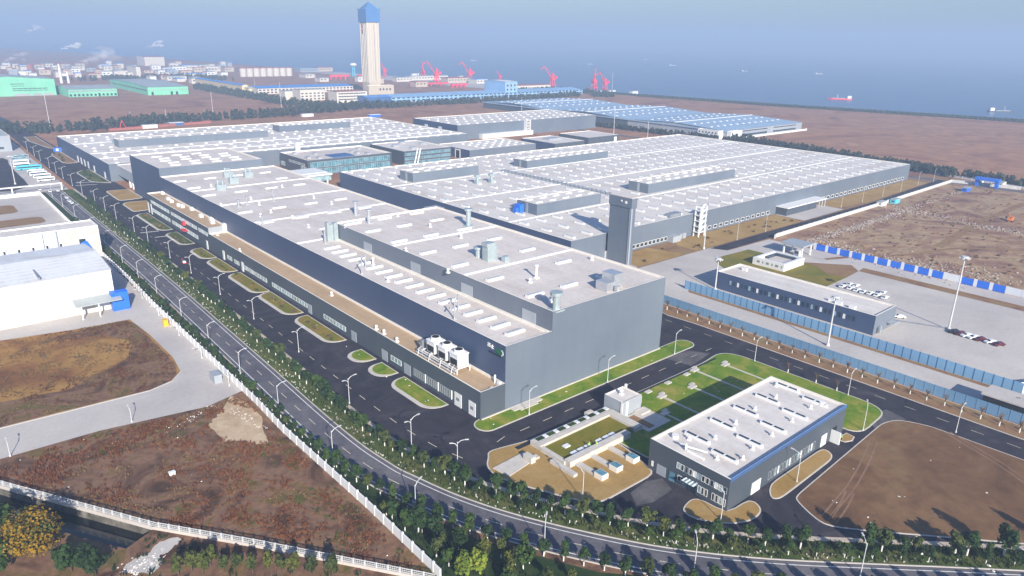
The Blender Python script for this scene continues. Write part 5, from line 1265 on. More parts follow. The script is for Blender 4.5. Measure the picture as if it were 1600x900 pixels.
# canal railing: posts and rails, each bay a part
RL = [(-40, 268), (4.5, 193), (28.3, 153), (43.4, 132.8), (66.4, 100.4)]
rl = thing('canal_railing', 'white balustrade railing along the canal and scrub field at lower left', 'railing', (4.5, 193, 0))
wb_ = MB()
for a, b_ in zip(RL, RL[1:]): wb_.obox((a[0] + b_[0]) / 2, (a[1] + b_[1]) / 2, -.2, .75, math.hypot(b_[0] - a[0], b_[1] - a[1]) + .3, .6, math.atan2(b_[1] - a[1], b_[0] - a[0]))
part('base_wall', wb_, 'concrete', rl)
postm = MB().box(-.14, .14, -.14, .14, .75, 2.0).mesh('post', 'pole')
baym = MB().box(.14, 2.46, -.06, .06, 1.78, 1.92).box(.14, 2.46, -.05, .05, 1.3, 1.38).box(.14, 2.46, -.05, .05, .9, .98)
for k in range(5): baym.box(.5 + k * .42, .56 + k * .42, -.03, .03, .9, 1.8)
baym = baym.mesh('rail_bay', 'pole')
r0 = wl(rl)
for x, y, an in walk(RL, 2.6):
    inst('post', postm, rl, (x - r0.x, y - r0.y, 0), an); inst('rail_bay', baym, rl, (x - r0.x, y - r0.y, 0), an)
# panel fences: every panel a part
def panel_fence(name, label, pts, h, w, mat, pmat, t=.08):
    r = thing(name, label, 'fence', (pts[0][0], pts[0][1], 0)); r0 = wl(r)
    pm = MB().box(.09, w - .09, -t / 2, t / 2, .05, h).mesh('panel', mat); qm = MB().box(-.1, .1, -.11, .11, 0, h + .06).mesh('post', pmat)
    for x, y, an in walk(pts, w):
        inst('panel', pm, r, (x - r0.x, y - r0.y, 0), an); inst('post', qm, r, (x - r0.x, y - r0.y, 0), an)
    return r
panel_fence('blue_fence', 'front blue sheet fence beside the young trees and cross road', [(237.3, 178), (237.3, -30)], 3.6, 3.0, 'fence_blue', 'fence_blue')
panel_fence('light_blue_fence', 'back light blue panel fence with dark posts in front of the lot', [(259.9, 180), (259.9, 50.4)], 4.0, 2.85, 'fence_light', 'clad_blue')
panel_fence('light_blue_fence', 'short stretch of pale fence at the right frame edge', [(260, 50), (266, 47), (278, 40)], 4.0, 2.85, 'fence_white', 'fence_light')
hd = thing('site_hoarding', 'blue and white hoarding along the building site edge', 'hoarding', (370.2, 177, 0)); r0 = wl(hd)
bm_ = MB().box(0, 5.0, -.06, .06, 0, 3.4).mesh('blue_panel', 'blue'); wm_ = MB().box(0, 1.5, -.09, .09, 0, 3.7).mesh('white_panel', 'fence_white')
y = 177.0; i = 0
while y > -60:
    inst('white_panel', wm_, hd, (0, y - r0.y, 0), -math.pi / 2); y -= 1.5
    if i in (10, 14): inst('white_panel', wm_, hd, (0, y - r0.y, 0), -math.pi / 2, (3.3, 1, .95))
    else: inst('blue_panel', bm_, hd, (0, y - r0.y, 0), -math.pi / 2)
    y -= 5.0; i += 1
gr = thing('lot_rail', 'long thin barrier rail across the concrete lot', 'rail', (294, 104, 0))
part('rail', MB().obox(298.4, 95, .35, .6, 22, .3, math.atan2(-18.6, 8.1)), 'steel', gr)
# ---------------------------------------------------------------- planting
def crown_mesh(name, mat, seed, rx, rz, n, s, clumps=9, flat=0.0):
    r = random.Random(seed); m = MB(); cl = []
    for k in range(clumps):
        a = r.uniform(0, 6.283); u = r.uniform(-.75, .9); q = math.sqrt(max(0, 1 - u * u)) * r.uniform(.35, .72)
        cl.append((q * math.cos(a) * rx, q * math.sin(a) * rx, u * rz * .7, r.uniform(.34, .62)))
    for i in range(n):
        c = cl[i % clumps]
        while True:
            d = Vector((r.uniform(-1, 1), r.uniform(-1, 1), r.uniform(-1, 1)))
            if .2 < d.length < 1: break
        d = d.normalized() * (d.length ** .4)
        p = Vector((c[0] + d.x * rx * c[3], c[1] + d.y * rx * c[3], c[2] + d.z * rz * c[3]))
        nv = (d + Vector((r.uniform(-.7, .7), r.uniform(-.7, .7), r.uniform(-.2, .9)))).normalized()
        u = nv.cross(Vector((r.uniform(-1, 1), r.uniform(-1, 1), r.uniform(-1, 1)))).normalized(); v = nv.cross(u)
        k = s * r.uniform(.6, 1.35)
        m.add([tuple(p + u * k), tuple(p + v * k * .8), tuple(p - u * k), tuple(p - v * k * .8)], [(0, 1, 2, 3)])
    return m.mesh(name, mat)
def trunk_mesh(seed, h, r0, lime=True):
    r = random.Random(seed); m = MB(); m.cyl(0, 0, 0, h * .62, r0, r0 * .7, 6)
    for k in range(4):
        a = k * 1.57 + r.uniform(-.4, .4); m.tube((0, 0, h * .55), (math.cos(a) * h * .28, math.sin(a) * h * .28, h * r.uniform(.8, .95)), r0 * .45, r0 * .15, 5)
    return m.mesh('trunk', 'bark')
LIME = MB().cyl(0, 0, 0, 1.25, .17, .15, 7).mesh('limewash', 'lime')
CROWNS = [crown_mesh('crown', 'leaf', 10 + k, 1.7 - .06 * k, 1.55 + .12 * k, 430, .29, 7 + k) for k in range(6)] + [crown_mesh('crown', 'leaf2', 30 + k, 1.6, 1.55, 300, .36) for k in range(1)]
TRUNKS = [trunk_mesh(50 + k, 4.6, .13) for k in range(3)]
SLIM = [crown_mesh('crown', 'leaf2', 60 + k, 1.3, 2.0, 240, .32, 11) for k in range(3)]
ROUND = [crown_mesh('crown', 'leaf', 70 + k, 2.3, 2.2, 480, .40, 12) for k in range(3)]
def tree(x, y, s, crown, label, group, name='street_tree', hz=3.3, lime=True, trunk=None, z=0.0):
    t = thing(name, label, 'tree', (x, y, z), group); t.rotation_euler[2] = rnd.uniform(0, 6.28); t.scale = (s, s, s * rnd.uniform(.9, 1.12))
    inst('trunk', trunk or rnd.choice(TRUNKS), t)
    if lime: inst('limewash', LIME, t)
    inst('crown', crown, t, (0, 0, hz), rnd.uniform(0, 6.28))
    return t
def stretch(y):
    w = 'opposite the far end of the annex' if y > 370 else 'opposite the shrubby lawn islands' if y > 221 else 'opposite the bright green lawn islands' if y > 140 else 'on the bend beside the tan lawn' if y > 84 else 'in front of the pump house' if y > 57 else 'below the bare field'
    return 'dark evergreen street tree between the roads, ' + w, 'evergreen street trees between the roads, ' + w
for x, y, a in walk(offset(EDGE, 5.9), 3.7, 2):
    if y > 520 or y < -5: continue
    if 51 < y < 57 or rnd.random() < .08: continue
    near = y < 140
    s = rnd.choice((.65, .8, .9, 1.0, 1.05, 1.2)) * rnd.uniform(.93, 1.07) * (1.12 if near else .95)
    tree(x + rnd.uniform(-.7, .7), y + rnd.uniform(-.7, .7), s, rnd.choice(CROWNS), *stretch(y))
for x, y, a in walk(offset(EDGE, 3.2), 6.0, 300):
    if y > 120 or y < 0: continue
    tree(x, y, rnd.uniform(.6, .8), rnd.choice(CROWNS), *stretch(y))
def belt(y):
    w = 'beside the white buildings' if y > 300 else 'beside the dry grass field' if y > 225 else 'beside the sand patch' if y > 180 else 'beside the lower scrub field' if y > 140 else 'where the public road starts to bend' if y > 95 else 'at the bottom edge of the bend'
    return 'dark roadside tree between white wall and public road, ' + w, 'dark roadside trees along the white wall, ' + w
for x, y, a in walk([(73.8, 470), (73, 380), (71.9, 330), (70.9, 250), (70.6, 195), (70.7, 140)], 4.8):
    tree(x + rnd.uniform(-.5, .5), y + rnd.uniform(-.8, .8), rnd.uniform(.65, .9), rnd.choice(CROWNS), *belt(y))
KERB_L = offset(EDGE, -9.6)
for x, y, a in walk(KERB_L, 4.4, 2):
    if 0 < y < 150: tree(x, y, rnd.uniform(.85, 1.05), rnd.choice(CROWNS), *belt(y))
for k in range(46):
    y = rnd.uniform(38, 125); t_ = (125 - y) / 87
    kx = [p for p in KERB_L if abs(p[1] - y) < 4]; kx = kx[0][0] - 1.5 if kx else 100
    x0_ = 70.5 if y > 98 else 72 + (98 - y) * .6
    if kx - x0_ < 1.5: continue
    x = rnd.uniform(x0_, kx)
    tree(x, y, rnd.uniform(.6, 1.0), rnd.choice(ROUND + SLIM + SLIM), 'tall slim tree crowded in the belt at the bottom edge', 'trees crowded in the belt at the bottom edge', 'belt_tree', 4.0)
for i, (px_, lab) in enumerate((((72.7,97.6), 'bright yellow-green bushy tree at the bottom edge'), ((75.9,96.0), 'second yellow-green bushy tree at the bottom edge'))):
    tree(px_[0], px_[1], 1.1, crown_mesh('crown', 'leaf3', 90 + i, 1.9, 2.1, 420, .34, 10), lab, None, 'bushy_tree', 2.4, False)
# corner by the canal: golden tree and dark evergreens
cg = crown_mesh('crown', 'leaf_gold', 95, 6.0, 4.9, 4200, .26, 30)
gp = (6.6,159.4)
tree(gp[0], gp[1], 1.0, cg, 'golden yellow broad tree by the canal at lower left', None, 'golden_tree', 6.0, False, trunk_mesh(97, 9.5, .35))
inst('crown', crown_mesh('crown', 'leaf2', 98, 5.8, 4.8, 1900, .27, 24), [o for o in C.objects if o.name.startswith('golden_tree')][0], (0, 0, 5.6))
for i, (px_, s) in enumerate((((0.6,169.1), 1.7), ((2.3,173.3), 1.2), ((11.4,149.2), 1.2), ((13.6,149.6), 1.0), ((15.0,145.2), 1.1), ((-0.3,157.2), 1.4))):
    tree(px_[0], px_[1], s, rnd.choice(ROUND), 'dark evergreen tree beside the golden tree at lower left', 'dark trees around the golden tree', 'dark_tree', 3.6, False)
for i in range(12):
    p = ((33.8,132.7), (35.3,129.5), (37.8,128.4), (39.7,125.2), (42.5,123.8), (44.0,120.9), (30.3,133.6), (31.7,131.0), (46.1,119.4), (49.0,116.7), (51.8,113.7), (27.9,134.1))[i]
    tree(p[0], p[1], rnd.uniform(.8, 1.1), rnd.choice(SLIM), 'thin dark tree below the canal railing', 'thin trees below the canal railing', 'slim_tree', 3.0, False)
BARE = []
for k in range(3):
    r = random.Random(120 + k); m = MB()
    for j in range(16):
        a = r.uniform(0, 6.28); L = r.uniform(.7, 1.5); m.tube((0, 0, 1.5 + r.uniform(0, .8)), (math.cos(a) * L * .6, math.sin(a) * L * .6, 2.4 + L), .045, .02, 4)
    BARE.append(m.mesh('branch', 'twig'))
TWIG = [crown_mesh('crown', 'twig', 130 + k, .85, 1.0, 46, .15, 8) for k in range(3)]
STEM = MB().cyl(0, 0, 0, 2.2, .1, .07, 6).mesh('trunk', 'bark')
GC = 'young bare trees along the blue fence'
for k in range(30):
    y = 168 - k * 5.05
    t = thing('young_tree', 'young bare tree with a whitewashed stem in the row along the blue fence', 'tree', (231.6 + rnd.uniform(-.4, .4), y, .1), GC)
    t.rotation_euler[2] = rnd.uniform(0, 6.28); s = rnd.uniform(.85, 1.15); t.scale = (s, s, s)
    inst('trunk', STEM, t); inst('limewash', LIME, t); inst('branch', rnd.choice(BARE), t); inst('crown', rnd.choice(TWIG), t, (0, 0, 2.8))
for (x, y) in ((217.2, 105), (217, 95), (217, 88)): 
    t = thing('young_tree', 'young bare tree on the lawn side of the cross road', 'tree', (x - 1.6, y, .1), 'young trees on the lawn side of the cross road'); inst('trunk', STEM, t); inst('limewash', LIME, t); inst('branch', BARE[0], t)
BUSH = [crown_mesh('foliage', mt, 140 + k, 1.0, .75, 110, .24, 7) for k, mt in enumerate(('leaf2', 'leaf', 'twig', 'twig', 'leaf3'))]
def bush(x, y, s, k, label, group):
    o = bpy.data.objects.new('shrub', BUSH[k]); C.objects.link(o); o.location = (x, y, .45 * s); o.scale = (s, s, s); o.rotation_euler[2] = rnd.uniform(0, 6.28)
    return tag(o, label, 'shrub', group)
for (y0, y1, mt) in ISL[3:]:
    for k in range(int((y1 - y0) / 3.6)):
        bush(109.6 + rnd.uniform(-.8, 1.6), y0 + 3 + k * 3.5 + rnd.uniform(-.8, .8), rnd.uniform(.5, 1.1), rnd.choice((0, 2, 3, 3)), 'small brownish shrub planted on the lawn islands by the annex', 'shrubs on the lawn islands')
for k in range(24): bush(rnd.uniform(276, 424), rnd.uniform(217, 228), rnd.uniform(.6, 1.1), rnd.choice((2, 3)), 'low dry shrub in front of the assembly hall', 'shrubs in front of the assembly hall')
for (x, y) in ((110, 608), (114, 622), (113, 636), (115, 648), (112, 712), (114, 728), (115, 744), (113, 760)): bush(x, y, 1.6, 0, 'low shrub on the islands beside the press hall', 'shrubs beside the press hall')
# ground cover in the planting strips (nobody could count it)
def cover(name, mat, spots, seed, h, s):
    r = random.Random(seed); m = MB()
    for (x, y) in spots:
        for k in range(7):
            a = r.uniform(0, 6.28); q = r.uniform(0, s); L = r.uniform(.5, 1) * h; w = r.uniform(.12, .26) * s
            cx, cy = x + q * math.cos(a), y + q * math.sin(a); b = r.uniform(0, 6.28); tx, ty = r.uniform(-.35, .35) * h, r.uniform(-.35, .35) * h
            m.add([(cx - w * math.cos(b), cy - w * math.sin(b), 0.02), (cx + w * math.cos(b), cy + w * math.sin(b), 0.02), (cx + tx + w * .6 * math.cos(b), cy + ty + w * .6 * math.sin(b), L), (cx + tx - w * .6 * math.cos(b), cy + ty - w * .6 * math.sin(b), L * .9)], [(0, 1, 2, 3)])
    o = bpy.data.objects.new(name, m.mesh(name, mat)); C.objects.link(o); o['kind'] = 'stuff'
    return o
def along(path, lo, hi, n, ymin, ymax):
    out = []; P = [p for p in path if ymin < p[1] < ymax]
    for k in range(n):
        i = rnd.randrange(len(P) - 1); t_ = rnd.random(); a, b_ = P[i], P[i + 1]
        dx, dy = b_[0] - a[0], b_[1] - a[1]; L = math.hypot(dx, dy) or 1; d_ = rnd.uniform(lo, hi)
        out.append((a[0] + dx * t_ - dy / L * d_, a[1] + dy * t_ + dx / L * d_))
    return out
fine = []
for x, y, a in walk(EDGE, 2.0): fine.append((x, y))
a = cover('ground_cover', 'leaf2', along(fine, 2.0, 7.6, 2600, -5, 560), 200, .75, .6); a['label'] = 'olive ground cover shrubs in the strip between the roads'
a = cover('ground_cover', 'leaf', along(fine, 5.8, 7.8, 1300, -5, 560), 201, 1.0, .6); a['label'] = 'dark hedge plants in the strip between the roads'
a = cover('ground_cover', 'lime', along(fine, 1.9, 4.2, 420, 30, 480), 202, .5, .22); a['label'] = 'pale tufted grasses along the public road kerb'
sp = []
for k in range(2600):
    y = rnd.uniform(20, 480)
    x1 = min([p[0] for p in KERB_L if abs(p[1] - y) < 14] or [75]); x0_ = 69.6 + max(0, y - 330) * .012 if y > 98 else 70 + (98 - y) * .55
    if x1 - x0_ > .6: sp.append((rnd.uniform(x0_, x1), y))
a = cover('ground_cover', 'leaf', sp, 203, .9, .6); a['label'] = 'dark undergrowth between the white wall and public road'
a = cover('ground_cover', 'leaf', [(x, y) for (x, y) in ((rnd.uniform(-12, 60), rnd.uniform(95, 165)) for k in range(700)) if y < 153 - (x - 28.3) * 1.39 - 3 and not (x < 24 and y > 146)], 204, 1.0, .7); a['label'] = 'dark undergrowth below the canal railing'
def in_poly(p, P):
    c = False
    for i in range(len(P)):
        a, b_ = P[i], P[i - 1]
        if (a[1] > p[1]) != (b_[1] > p[1]) and p[0] < (b_[0] - a[0]) * (p[1] - a[1]) / (b_[1] - a[1]) + a[0]: c = not c
    return c
SCR = [(0, 205), (29, 205), (56, 200.5), (67, 203), (67.6, 195), (66.5, 175), (67.6, 129), (66.8, 103), (43.6, 135), (28.6, 155), (5, 194)]
def scatter(P, n, x0, x1, y0, y1): return [p for p in ((rnd.uniform(x0, x1), rnd.uniform(y0, y1)) for k in range(n)) if in_poly(p, P)]
sand_ = [(61.1,202.9), (66.7,192.3), (65.0,180.3), (62.5,171.8), (57.7,176.6), (52.9,184.8), (53.9,193.0), (59.0,194.5)]
def clumps(P, nc, x0, x1, y0, y1, lo, hi, dens):
    out = []
    for k in range(nc):
        cx, cy, cr_ = rnd.uniform(x0, x1), rnd.uniform(y0, y1), rnd.uniform(lo, hi)
        for j in range(int(dens * cr_ * cr_)):
            p = (cx + rnd.gauss(0, cr_ * .5), cy + rnd.gauss(0, cr_ * .7))
            if in_poly(p, P) and not in_poly(p, sand_): out.append(p)
    return out
a = cover('scrub', 'grass_dark', clumps(SCR, 190, 0, 68, 101, 206, 1.2, 4.5, 3.0), 205, .7, .5); a['label'] = 'dark reddish scrub clumps on the lower left field'
a = cover('scrub', 'grass_dry', clumps(SCR, 90, 0, 68, 101, 206, 1.0, 4.0, 2.6), 206, .6, .42); a['label'] = 'dry yellowish grass clumps on the lower left field'
a = cover('scrub', 'leaf2', clumps([p for p in SCR if p[0] > 40] + [(56, 150)], 46, 58, 68, 105, 200, .8, 2.2, 4.0) + clumps(SCR, 14, 20, 60, 190, 205, .8, 2.0, 4.0), 207, .55, .4); a['label'] = 'green weeds along the white wall'
F1 = [(-10, 297), (40, 292), (57, 290), (59, 245), (57.5, 233), (53, 227.5), (47, 225), (-10, 227)]
a = cover('dry_grass', 'grass_dry', clumps(F1, 110, 5, 60, 225, 298, 1.5, 4.0, 2.2), 208, .55, .45); a['label'] = 'dry grass clumps on the brown field'
a = cover('dry_grass', 'grass_dark', [p for p in clumps(F1, 150, 5, 60, 225, 298, 1.2, 3.5, 2.4) if (p[1] < 247 + 6 * math.sin(p[0] * .3) and p[0] > 30 - (p[1] - 225)) or p[0] > 48 + 3 * math.sin(p[1] * .4) or (p[1] > 280 and p[0] > 30)], 209, .6, .5); a['label'] = 'dark reddish dead grass on the brown field'

# far tree belts: woods that read as one mass
def belt_mesh(name, mat, pts, seed, h, wdt, n, s, label):
    r = random.Random(seed); m = MB(); segs = []
    for a, b_ in zip(pts, pts[1:]): segs.append((a, b_, math.hypot(b_[0] - a[0], b_[1] - a[1])))
    tot = sum(q[2] for q in segs)
    nt_ = int(tot / (h * .15))
    for k in range(nt_):
        t_ = r.uniform(0, tot)
        for a, b_, L in segs:
            if t_ <= L: break
            t_ -= L
        u = t_ / L; x = a[0] + (b_[0] - a[0]) * u + r.uniform(-wdt, wdt); y = a[1] + (b_[1] - a[1]) * u + r.uniform(-wdt, wdt)
        H = h * r.uniform(.55, 1.1); w = H * r.uniform(.28, .42)
        for j in range(n):
            dz = r.random(); q = math.sqrt(r.random()) * w * (1 - abs(dz - .45) * .9); an = r.uniform(0, 6.28)
            p = Vector((x + q * math.cos(an), y + q * math.sin(an), H * (.18 + .82 * dz)))
            nv = Vector((math.cos(an), math.sin(an), r.uniform(-.2, 1))).normalized(); uu = nv.cross(Vector((r.uniform(-1, 1), r.uniform(-1, 1), r.uniform(-1, 1)))).normalized(); vv = nv.cross(uu); kk = s * r.uniform(.6, 1.3)
            m.add([tuple(p + uu * kk), tuple(p + vv * kk), tuple(p - uu * kk), tuple(p - vv * kk)], [(0, 1, 2, 3)])
        m.tube((x, y, 0), (x, y, H * .6), .18, .08, 3)
    o = bpy.data.objects.new(name, m.mesh(name, mat)); C.objects.link(o); o['kind'] = 'stuff'; o['label'] = label
belt_mesh('tree_belt', 'leaf_far', [(64.5,973.8), (128.5,933.1), (182.8,925.9), (260.5,960.9), (321.0,957.9), (417.8,964.9), (557.0,1003.3), (610.0,997.7)], 300, 11, 16, 26, 1.5, 'long belt of trees beyond the press hall')
belt_mesh('tree_belt', 'leaf_far', [(498.1,1539.2), (494.1,1404.8), (496.4,1317.1), (496.9,1193.6), (501.6,1083.6), (524.1,1022.1)], 301, 10, 14, 24, 1.5, 'belt of trees in front of the yellow factories')
belt_mesh('tree_belt', 'leaf_far', [(510.0,1078.9), (567.3,1021.7), (624.4,1002.1), (722.5,1000.3), (840.2,1008.8), (1061.2,1026.9)], 302, 9, 12, 24, 1.4, 'trees in front of the sky blue works building')
belt_mesh('tree_belt', 'leaf_far', [(742, 470), (733, 418), (716, 339), (704, 260), (692, 212), (684, 164), (676, 100), (668, 20)], 303, 7, 5, 24, 1.0, 'row of dark trees beyond the right end of the assembly hall')
belt_mesh('tree_belt', 'leaf_far', [(700, 660), (706, 560), (716, 480), (722, 420), (706, 345), (694, 270), (684, 215)], 304, 6, 5, 22, .9, 'trees in front of the shore shed')
belt_mesh('tree_belt', 'leaf_far', [(1080, 980), (1140, 1040), (1120, 1150), (1040, 1180)], 305, 8, 18, 20, 1.5, 'dark wood at the shore by the quay')
belt_mesh('tree_belt', 'leaf_far', [(1750, -400), (1420, -150), (1296, 332), (1204, 702), (1166, 970)], 306, 4.5, 3, 14, 1.1, 'line of trees on the sea dike')
belt_mesh('tree_belt', 'leaf_far', [(350.9,1886.2), (470.4,1892.3), (575.6,1909.6), (633.0,1769.8)], 307, 10, 30, 14, 2.2, 'dark woods in the far town')
struct('service_road', MB().strip([(664, -60), (652, 200), (650, 300), (652, 640)], [(674, -60), (661, 200), (659, 300), (661, 640)], .04), 'asphalt_old')
long_wall('plant_wall', 'low pale wall behind the tree row at right', [(690, 240), (678, 190), (668, 120), (660, 30)], 1.6, .4, 'white', None, 8)

# ---------------------------------------------------------------- vehicles
def car_proto(mat, label, group):
    t = thing('parked_car', label, 'car', (0, 0, 0), group)
    prof = [(-2.25, .35), (-2.25, .85), (-1.95, .95), (-1.35, 1.42), (.45, 1.42), (1.1, .98), (2.1, .85), (2.3, .6), (2.3, .35)]
    m = MB(); n = len(prof)
    m.add([(x, -.88 if z < 1 else -.70, z) for x, z in prof] + [(x, .88 if z < 1 else .70, z) for x, z in prof], [tuple(range(n - 1, -1, -1)), tuple(range(n, 2 * n))] + [(i, (i + 1) % n, n + (i + 1) % n, n + i) for i in range(n)])
    part('body', m, mat, t)
    g = MB(); g.add([(-1.32, -.72, 1.0), (.95, -.72, 1.0), (.42, -.705, 1.36), (-1.2, -.705, 1.36), (-1.32, -.80, .98), (.95, -.80, .98)], [(4, 5, 1, 0), (0, 1, 2, 3)]); g.add([(-1.32, .80, .98), (.95, .80, .98), (.42, .715, 1.36), (-1.2, .715, 1.36)], [(3, 2, 1, 0)])
    g.add([(.52, -.62, 1.40), (.52, .62, 1.40), (1.1, .74, 1.02), (1.1, -.74, 1.02)], [(0, 3, 2, 1)]); g.add([(-1.42, -.6, 1.4), (-1.42, .6, 1.4), (-1.95, .72, 1.0), (-1.95, -.72, 1.0)], [(0, 1, 2, 3)])
    part('windows', g, 'glass', t)
    for x in (-1.35, 1.4):
        for y in (-.82, .82): part('wheel', MB().tube((x, y - .1, .32), (x, y + .1, .32), .32, .32, 10), 'dark', t)
    return t
cw_ = car_proto('white_car', 'white car parked in the row behind the lot workshop', 'white cars in the row behind the lot workshop')
row = [(316.5,136.2), (316.7,132.7), (316.4,129.6), (316.1,126.6), (316.9,123.9), (316.8,120.7), (316.1,117.1)]
for i, p in enumerate(row):
    if i == 0: cw_.location = (p[0] + 3, p[1], .02)
    else: dup(cw_, (p[0] + 3, p[1], .02), 0.0)
o = dup(cw_, (324.9,135.4) + (.02,), 0.0, 'white car, left of the pair standing beyond the row'); del o['group']
o = dup(cw_, (325.4,132.7) + (.02,), 0.0, 'white car, right of the pair standing beyond the row'); del o['group']
o = dup(cw_, (325.3,120.5) + (.02,), 0.1, 'white car standing alone beyond the row'); del o['group']
o = dup(cw_, (300.0,103.2) + (.02,), 2.2, 'white car just behind the end of the lot workshop'); del o['group']
dkc = car_proto('black_car', 'dark car in the line of cars at the floodlight mast', 'dark cars in the line by the mast')
ln_ = [((300.1,82.8), 'black_car'), ((299.9,80.5), 'maroon'), ((299.8,78.2), 'white_car'), ((299.8,75.8), 'white_car'), ((299.7,73.6), 'maroon'), ((300.0,70.2), 'white_car'), ((299.7,67.4), 'maroon')]
mc = car_proto('maroon', 'maroon car in the line of cars at the floodlight mast', 'maroon cars in the line by the mast')
k_ = 0
for i, (p, mt) in enumerate(ln_):
    if mt == 'black_car': dkc.location = (p[0], p[1], .02); dkc.rotation_euler[2] = 2.6
    elif mt == 'maroon':
        if k_ == 0: mc.location = (p[0], p[1], .02); mc.rotation_euler[2] = 2.6; k_ = 1
        else: dup(mc, (p[0], p[1], .02), 2.6)
    else: o = dup(cw_, (p[0], p[1], .02), 2.6, 'white car in the line of dark cars at the floodlight mast'); o['group'] = 'white cars in the line by the mast'
for i, p in enumerate(((74.9,586.9), (79.2,575.7), (83.7,575.1), (83.8,546.5), (83.1,534.8), (83.2,527.7))): o = dup(cw_, (p[0], p[1], .04), 1.57, 'white car near the bus park entrance gate'); o['group'] = 'white cars near the bus park gate'
def bus_proto(mat, label, group=None):
    t = thing('parked_bus', label, 'bus', (0, 0, 0), group)
    part('body', MB().box(-5.6, 5.6, -1.25, 1.25, .45, 3.1).box(-4, 4, -.9, .9, 3.1, 3.35), mat, t)
    part('windows', MB().box(-5.2, 5.2, -1.29, 1.29, 1.5, 2.4).box(-5.64, 5.64, -1.1, 1.1, 1.5, 2.6), 'glass', t)
    for x in (-3.6, 3.4):
        for y in (-1.15, 1.15): part('wheel', MB().tube((x, y - .15, .5), (x, y + .15, .5), .5, .5, 10), 'dark', t)
    return t
bw = bus_proto('white_car', 'white bus in the lower part of the parked bus row', 'white buses in the bus park')
first = True
for p in ((84.3,620.7), (84.4,636.4), (84.0,649.7), (83.9,659.8), (80.1,698.0), (82.1,715.6)):
    if first: bw.location = (p[0], p[1], .05); first = False
    else: dup(bw, (p[0], p[1], .05))
for i, p in enumerate(((83.4,734.6), (86.5,747.0), (83.1,722.8))):
    if i == 0: bt2 = bus_proto('glass_pale', 'pale teal bus at the far end of the bus row', 'pale teal buses in the bus park'); bt2.location = (p[0], p[1], .05)
    else: dup(bt2, (p[0], p[1], .05))
bc = bus_proto('cyan', 'vivid cyan bus in the middle of the bus row'); p = (82.9,681.5); bc.location = (p[0], p[1], .05); bc.scale = (1.5, 1.1, 1.1)
gt = thing('bus_park_gate', 'white beam gate frame at the bus park entrance', 'gate', (60, 585, 0))
part('beam', MB().box(44, 88, 580, 580.8, 4.2, 5.0), 'white', gt)
for x in (44, 58, 87): part('post', MB().box(x, x + .8, 580, 580.8, 0, 4.2), 'white', gt)
for i, (p, lab) in enumerate((((154.8,681.6), 'x'),)): pass
# excavator, containers and heaps on the building site
ex = thing('excavator', 'orange excavator working on the building site at the right', 'excavator', (536.1,131.4) + (0,))
ex.scale = (.62, .62, .62)
x, y = (536.1,131.4)
part('tracks', MB().box(x - 3, x + 3, y - 2.6, y - 1.6, 0, 1.3).box(x - 3, x + 3, y + 1.6, y + 2.6, 0, 1.3), 'dark', ex)
part('body', MB().box(x - 3, x + 2.4, y - 2.2, y + 2.2, 1.3, 3.4), 'orange', ex)
part('cab', MB().box(x + .2, x + 2.2, y - 2.2, y - .4, 3.4, 5.0), 'orange', ex)
part('boom', MB().tube((x + 1, y, 3), (x + 5.5, y + 4, 7.2), .5).tube((x + 5.5, y + 4, 7.2), (x + 8, y + 6, 3.2), .4), 'orange', ex)
part('bucket', MB().box(x + 7.2, x + 9, y + 5.2, y + 6.8, 1.2, 3.2), 'dark', ex)
gs = thing('blue_gantry', 'blue gantry frame at the far corner of the building site', 'gantry', (658.5,183.1) + (0,))
x, y = (658.5,183.1)
part('beam', MB().box(x - 3, x + 3, y - 8.5, y + 8.5, 5, 7), 'blue', gs)
for s in (-7, 7): part('leg', MB().box(x - 1.6, x + 1.6, y + s - 1.2, y + s + 1.2, 0, 5), 'blue', gs)
for (p, mt, lab) in (((623.7,186.3), 'blue', 'blue site container below the blue gantry'), ((516.2,203.8), 'white', 'white site hut just inside the site wall'), ((533.0,201.7), 'cyan', 'light blue site hut beside the white one'), ((666.2,190.6), 'white', 'pale site hut left of the blue gantry'), ((675.5,177.3), 'white', 'pale site hut right of the blue gantry')):
    x, y = p; t = thing('site_hut', lab, 'hut', (x, y, 0)); part('box', MB().box(x - 4, x + 4, y - 1.8, y + 1.8, 0, 2.9), mt, t); part('roof', MB().box(x - 4.2, x + 4.2, y - 2, y + 2, 2.9, 3.15), 'roof_grey', t); part('window', MB().box(x - 4.06, x - 3.98, y - 1, y + 1, 1.1, 2.1), 'glass', t)
def rocks(name, mat, spots, seed, lo, hi, label):
    r = random.Random(seed); m = MB()
    for (x, y) in spots:
        s = r.uniform(lo, hi); n = len(m.v); m.ball(x, y, s * .2, s, s * r.uniform(.5, 1), s * .55, 5, 3)
        for i in range(n, len(m.v)): v = m.v[i]; m.v[i] = (v[0] + r.uniform(-.25, .25) * s, v[1] + r.uniform(-.25, .25) * s, v[2] + r.uniform(-.15, .15) * s)
    o = bpy.data.objects.new(name, m.mesh(name, mat)); C.objects.link(o); o['kind'] = 'stuff'; o['label'] = label
def lin(a, b_, n, w): return [(a[0] + (b_[0] - a[0]) * t_ + rnd.gauss(0, w), a[1] + (b_[1] - a[1]) * t_ + rnd.gauss(0, w)) for t_ in (rnd.random() for k in range(n))]
rocks('rubble', 'rubble', lin((382.8,185.8), (509.4,186.9), 520, 1.6) + lin((398.4,184.3), (513.0,184.2), 260, 2.2) + lin((509.4,186.9), (617.0,188.1), 160, 1.6) + lin((387.6,178.8), (379.7,150.4), 260, 4) + lin((514.1,193.0), (511.1,152.1), 240, 5) + lin((504.8,146.4), (506.6,115.6), 200, 4) + lin((378.8,146.7), (395.4,87.9), 420, 9), 400, .25, .85, 'broken rubble strewn over the building site')
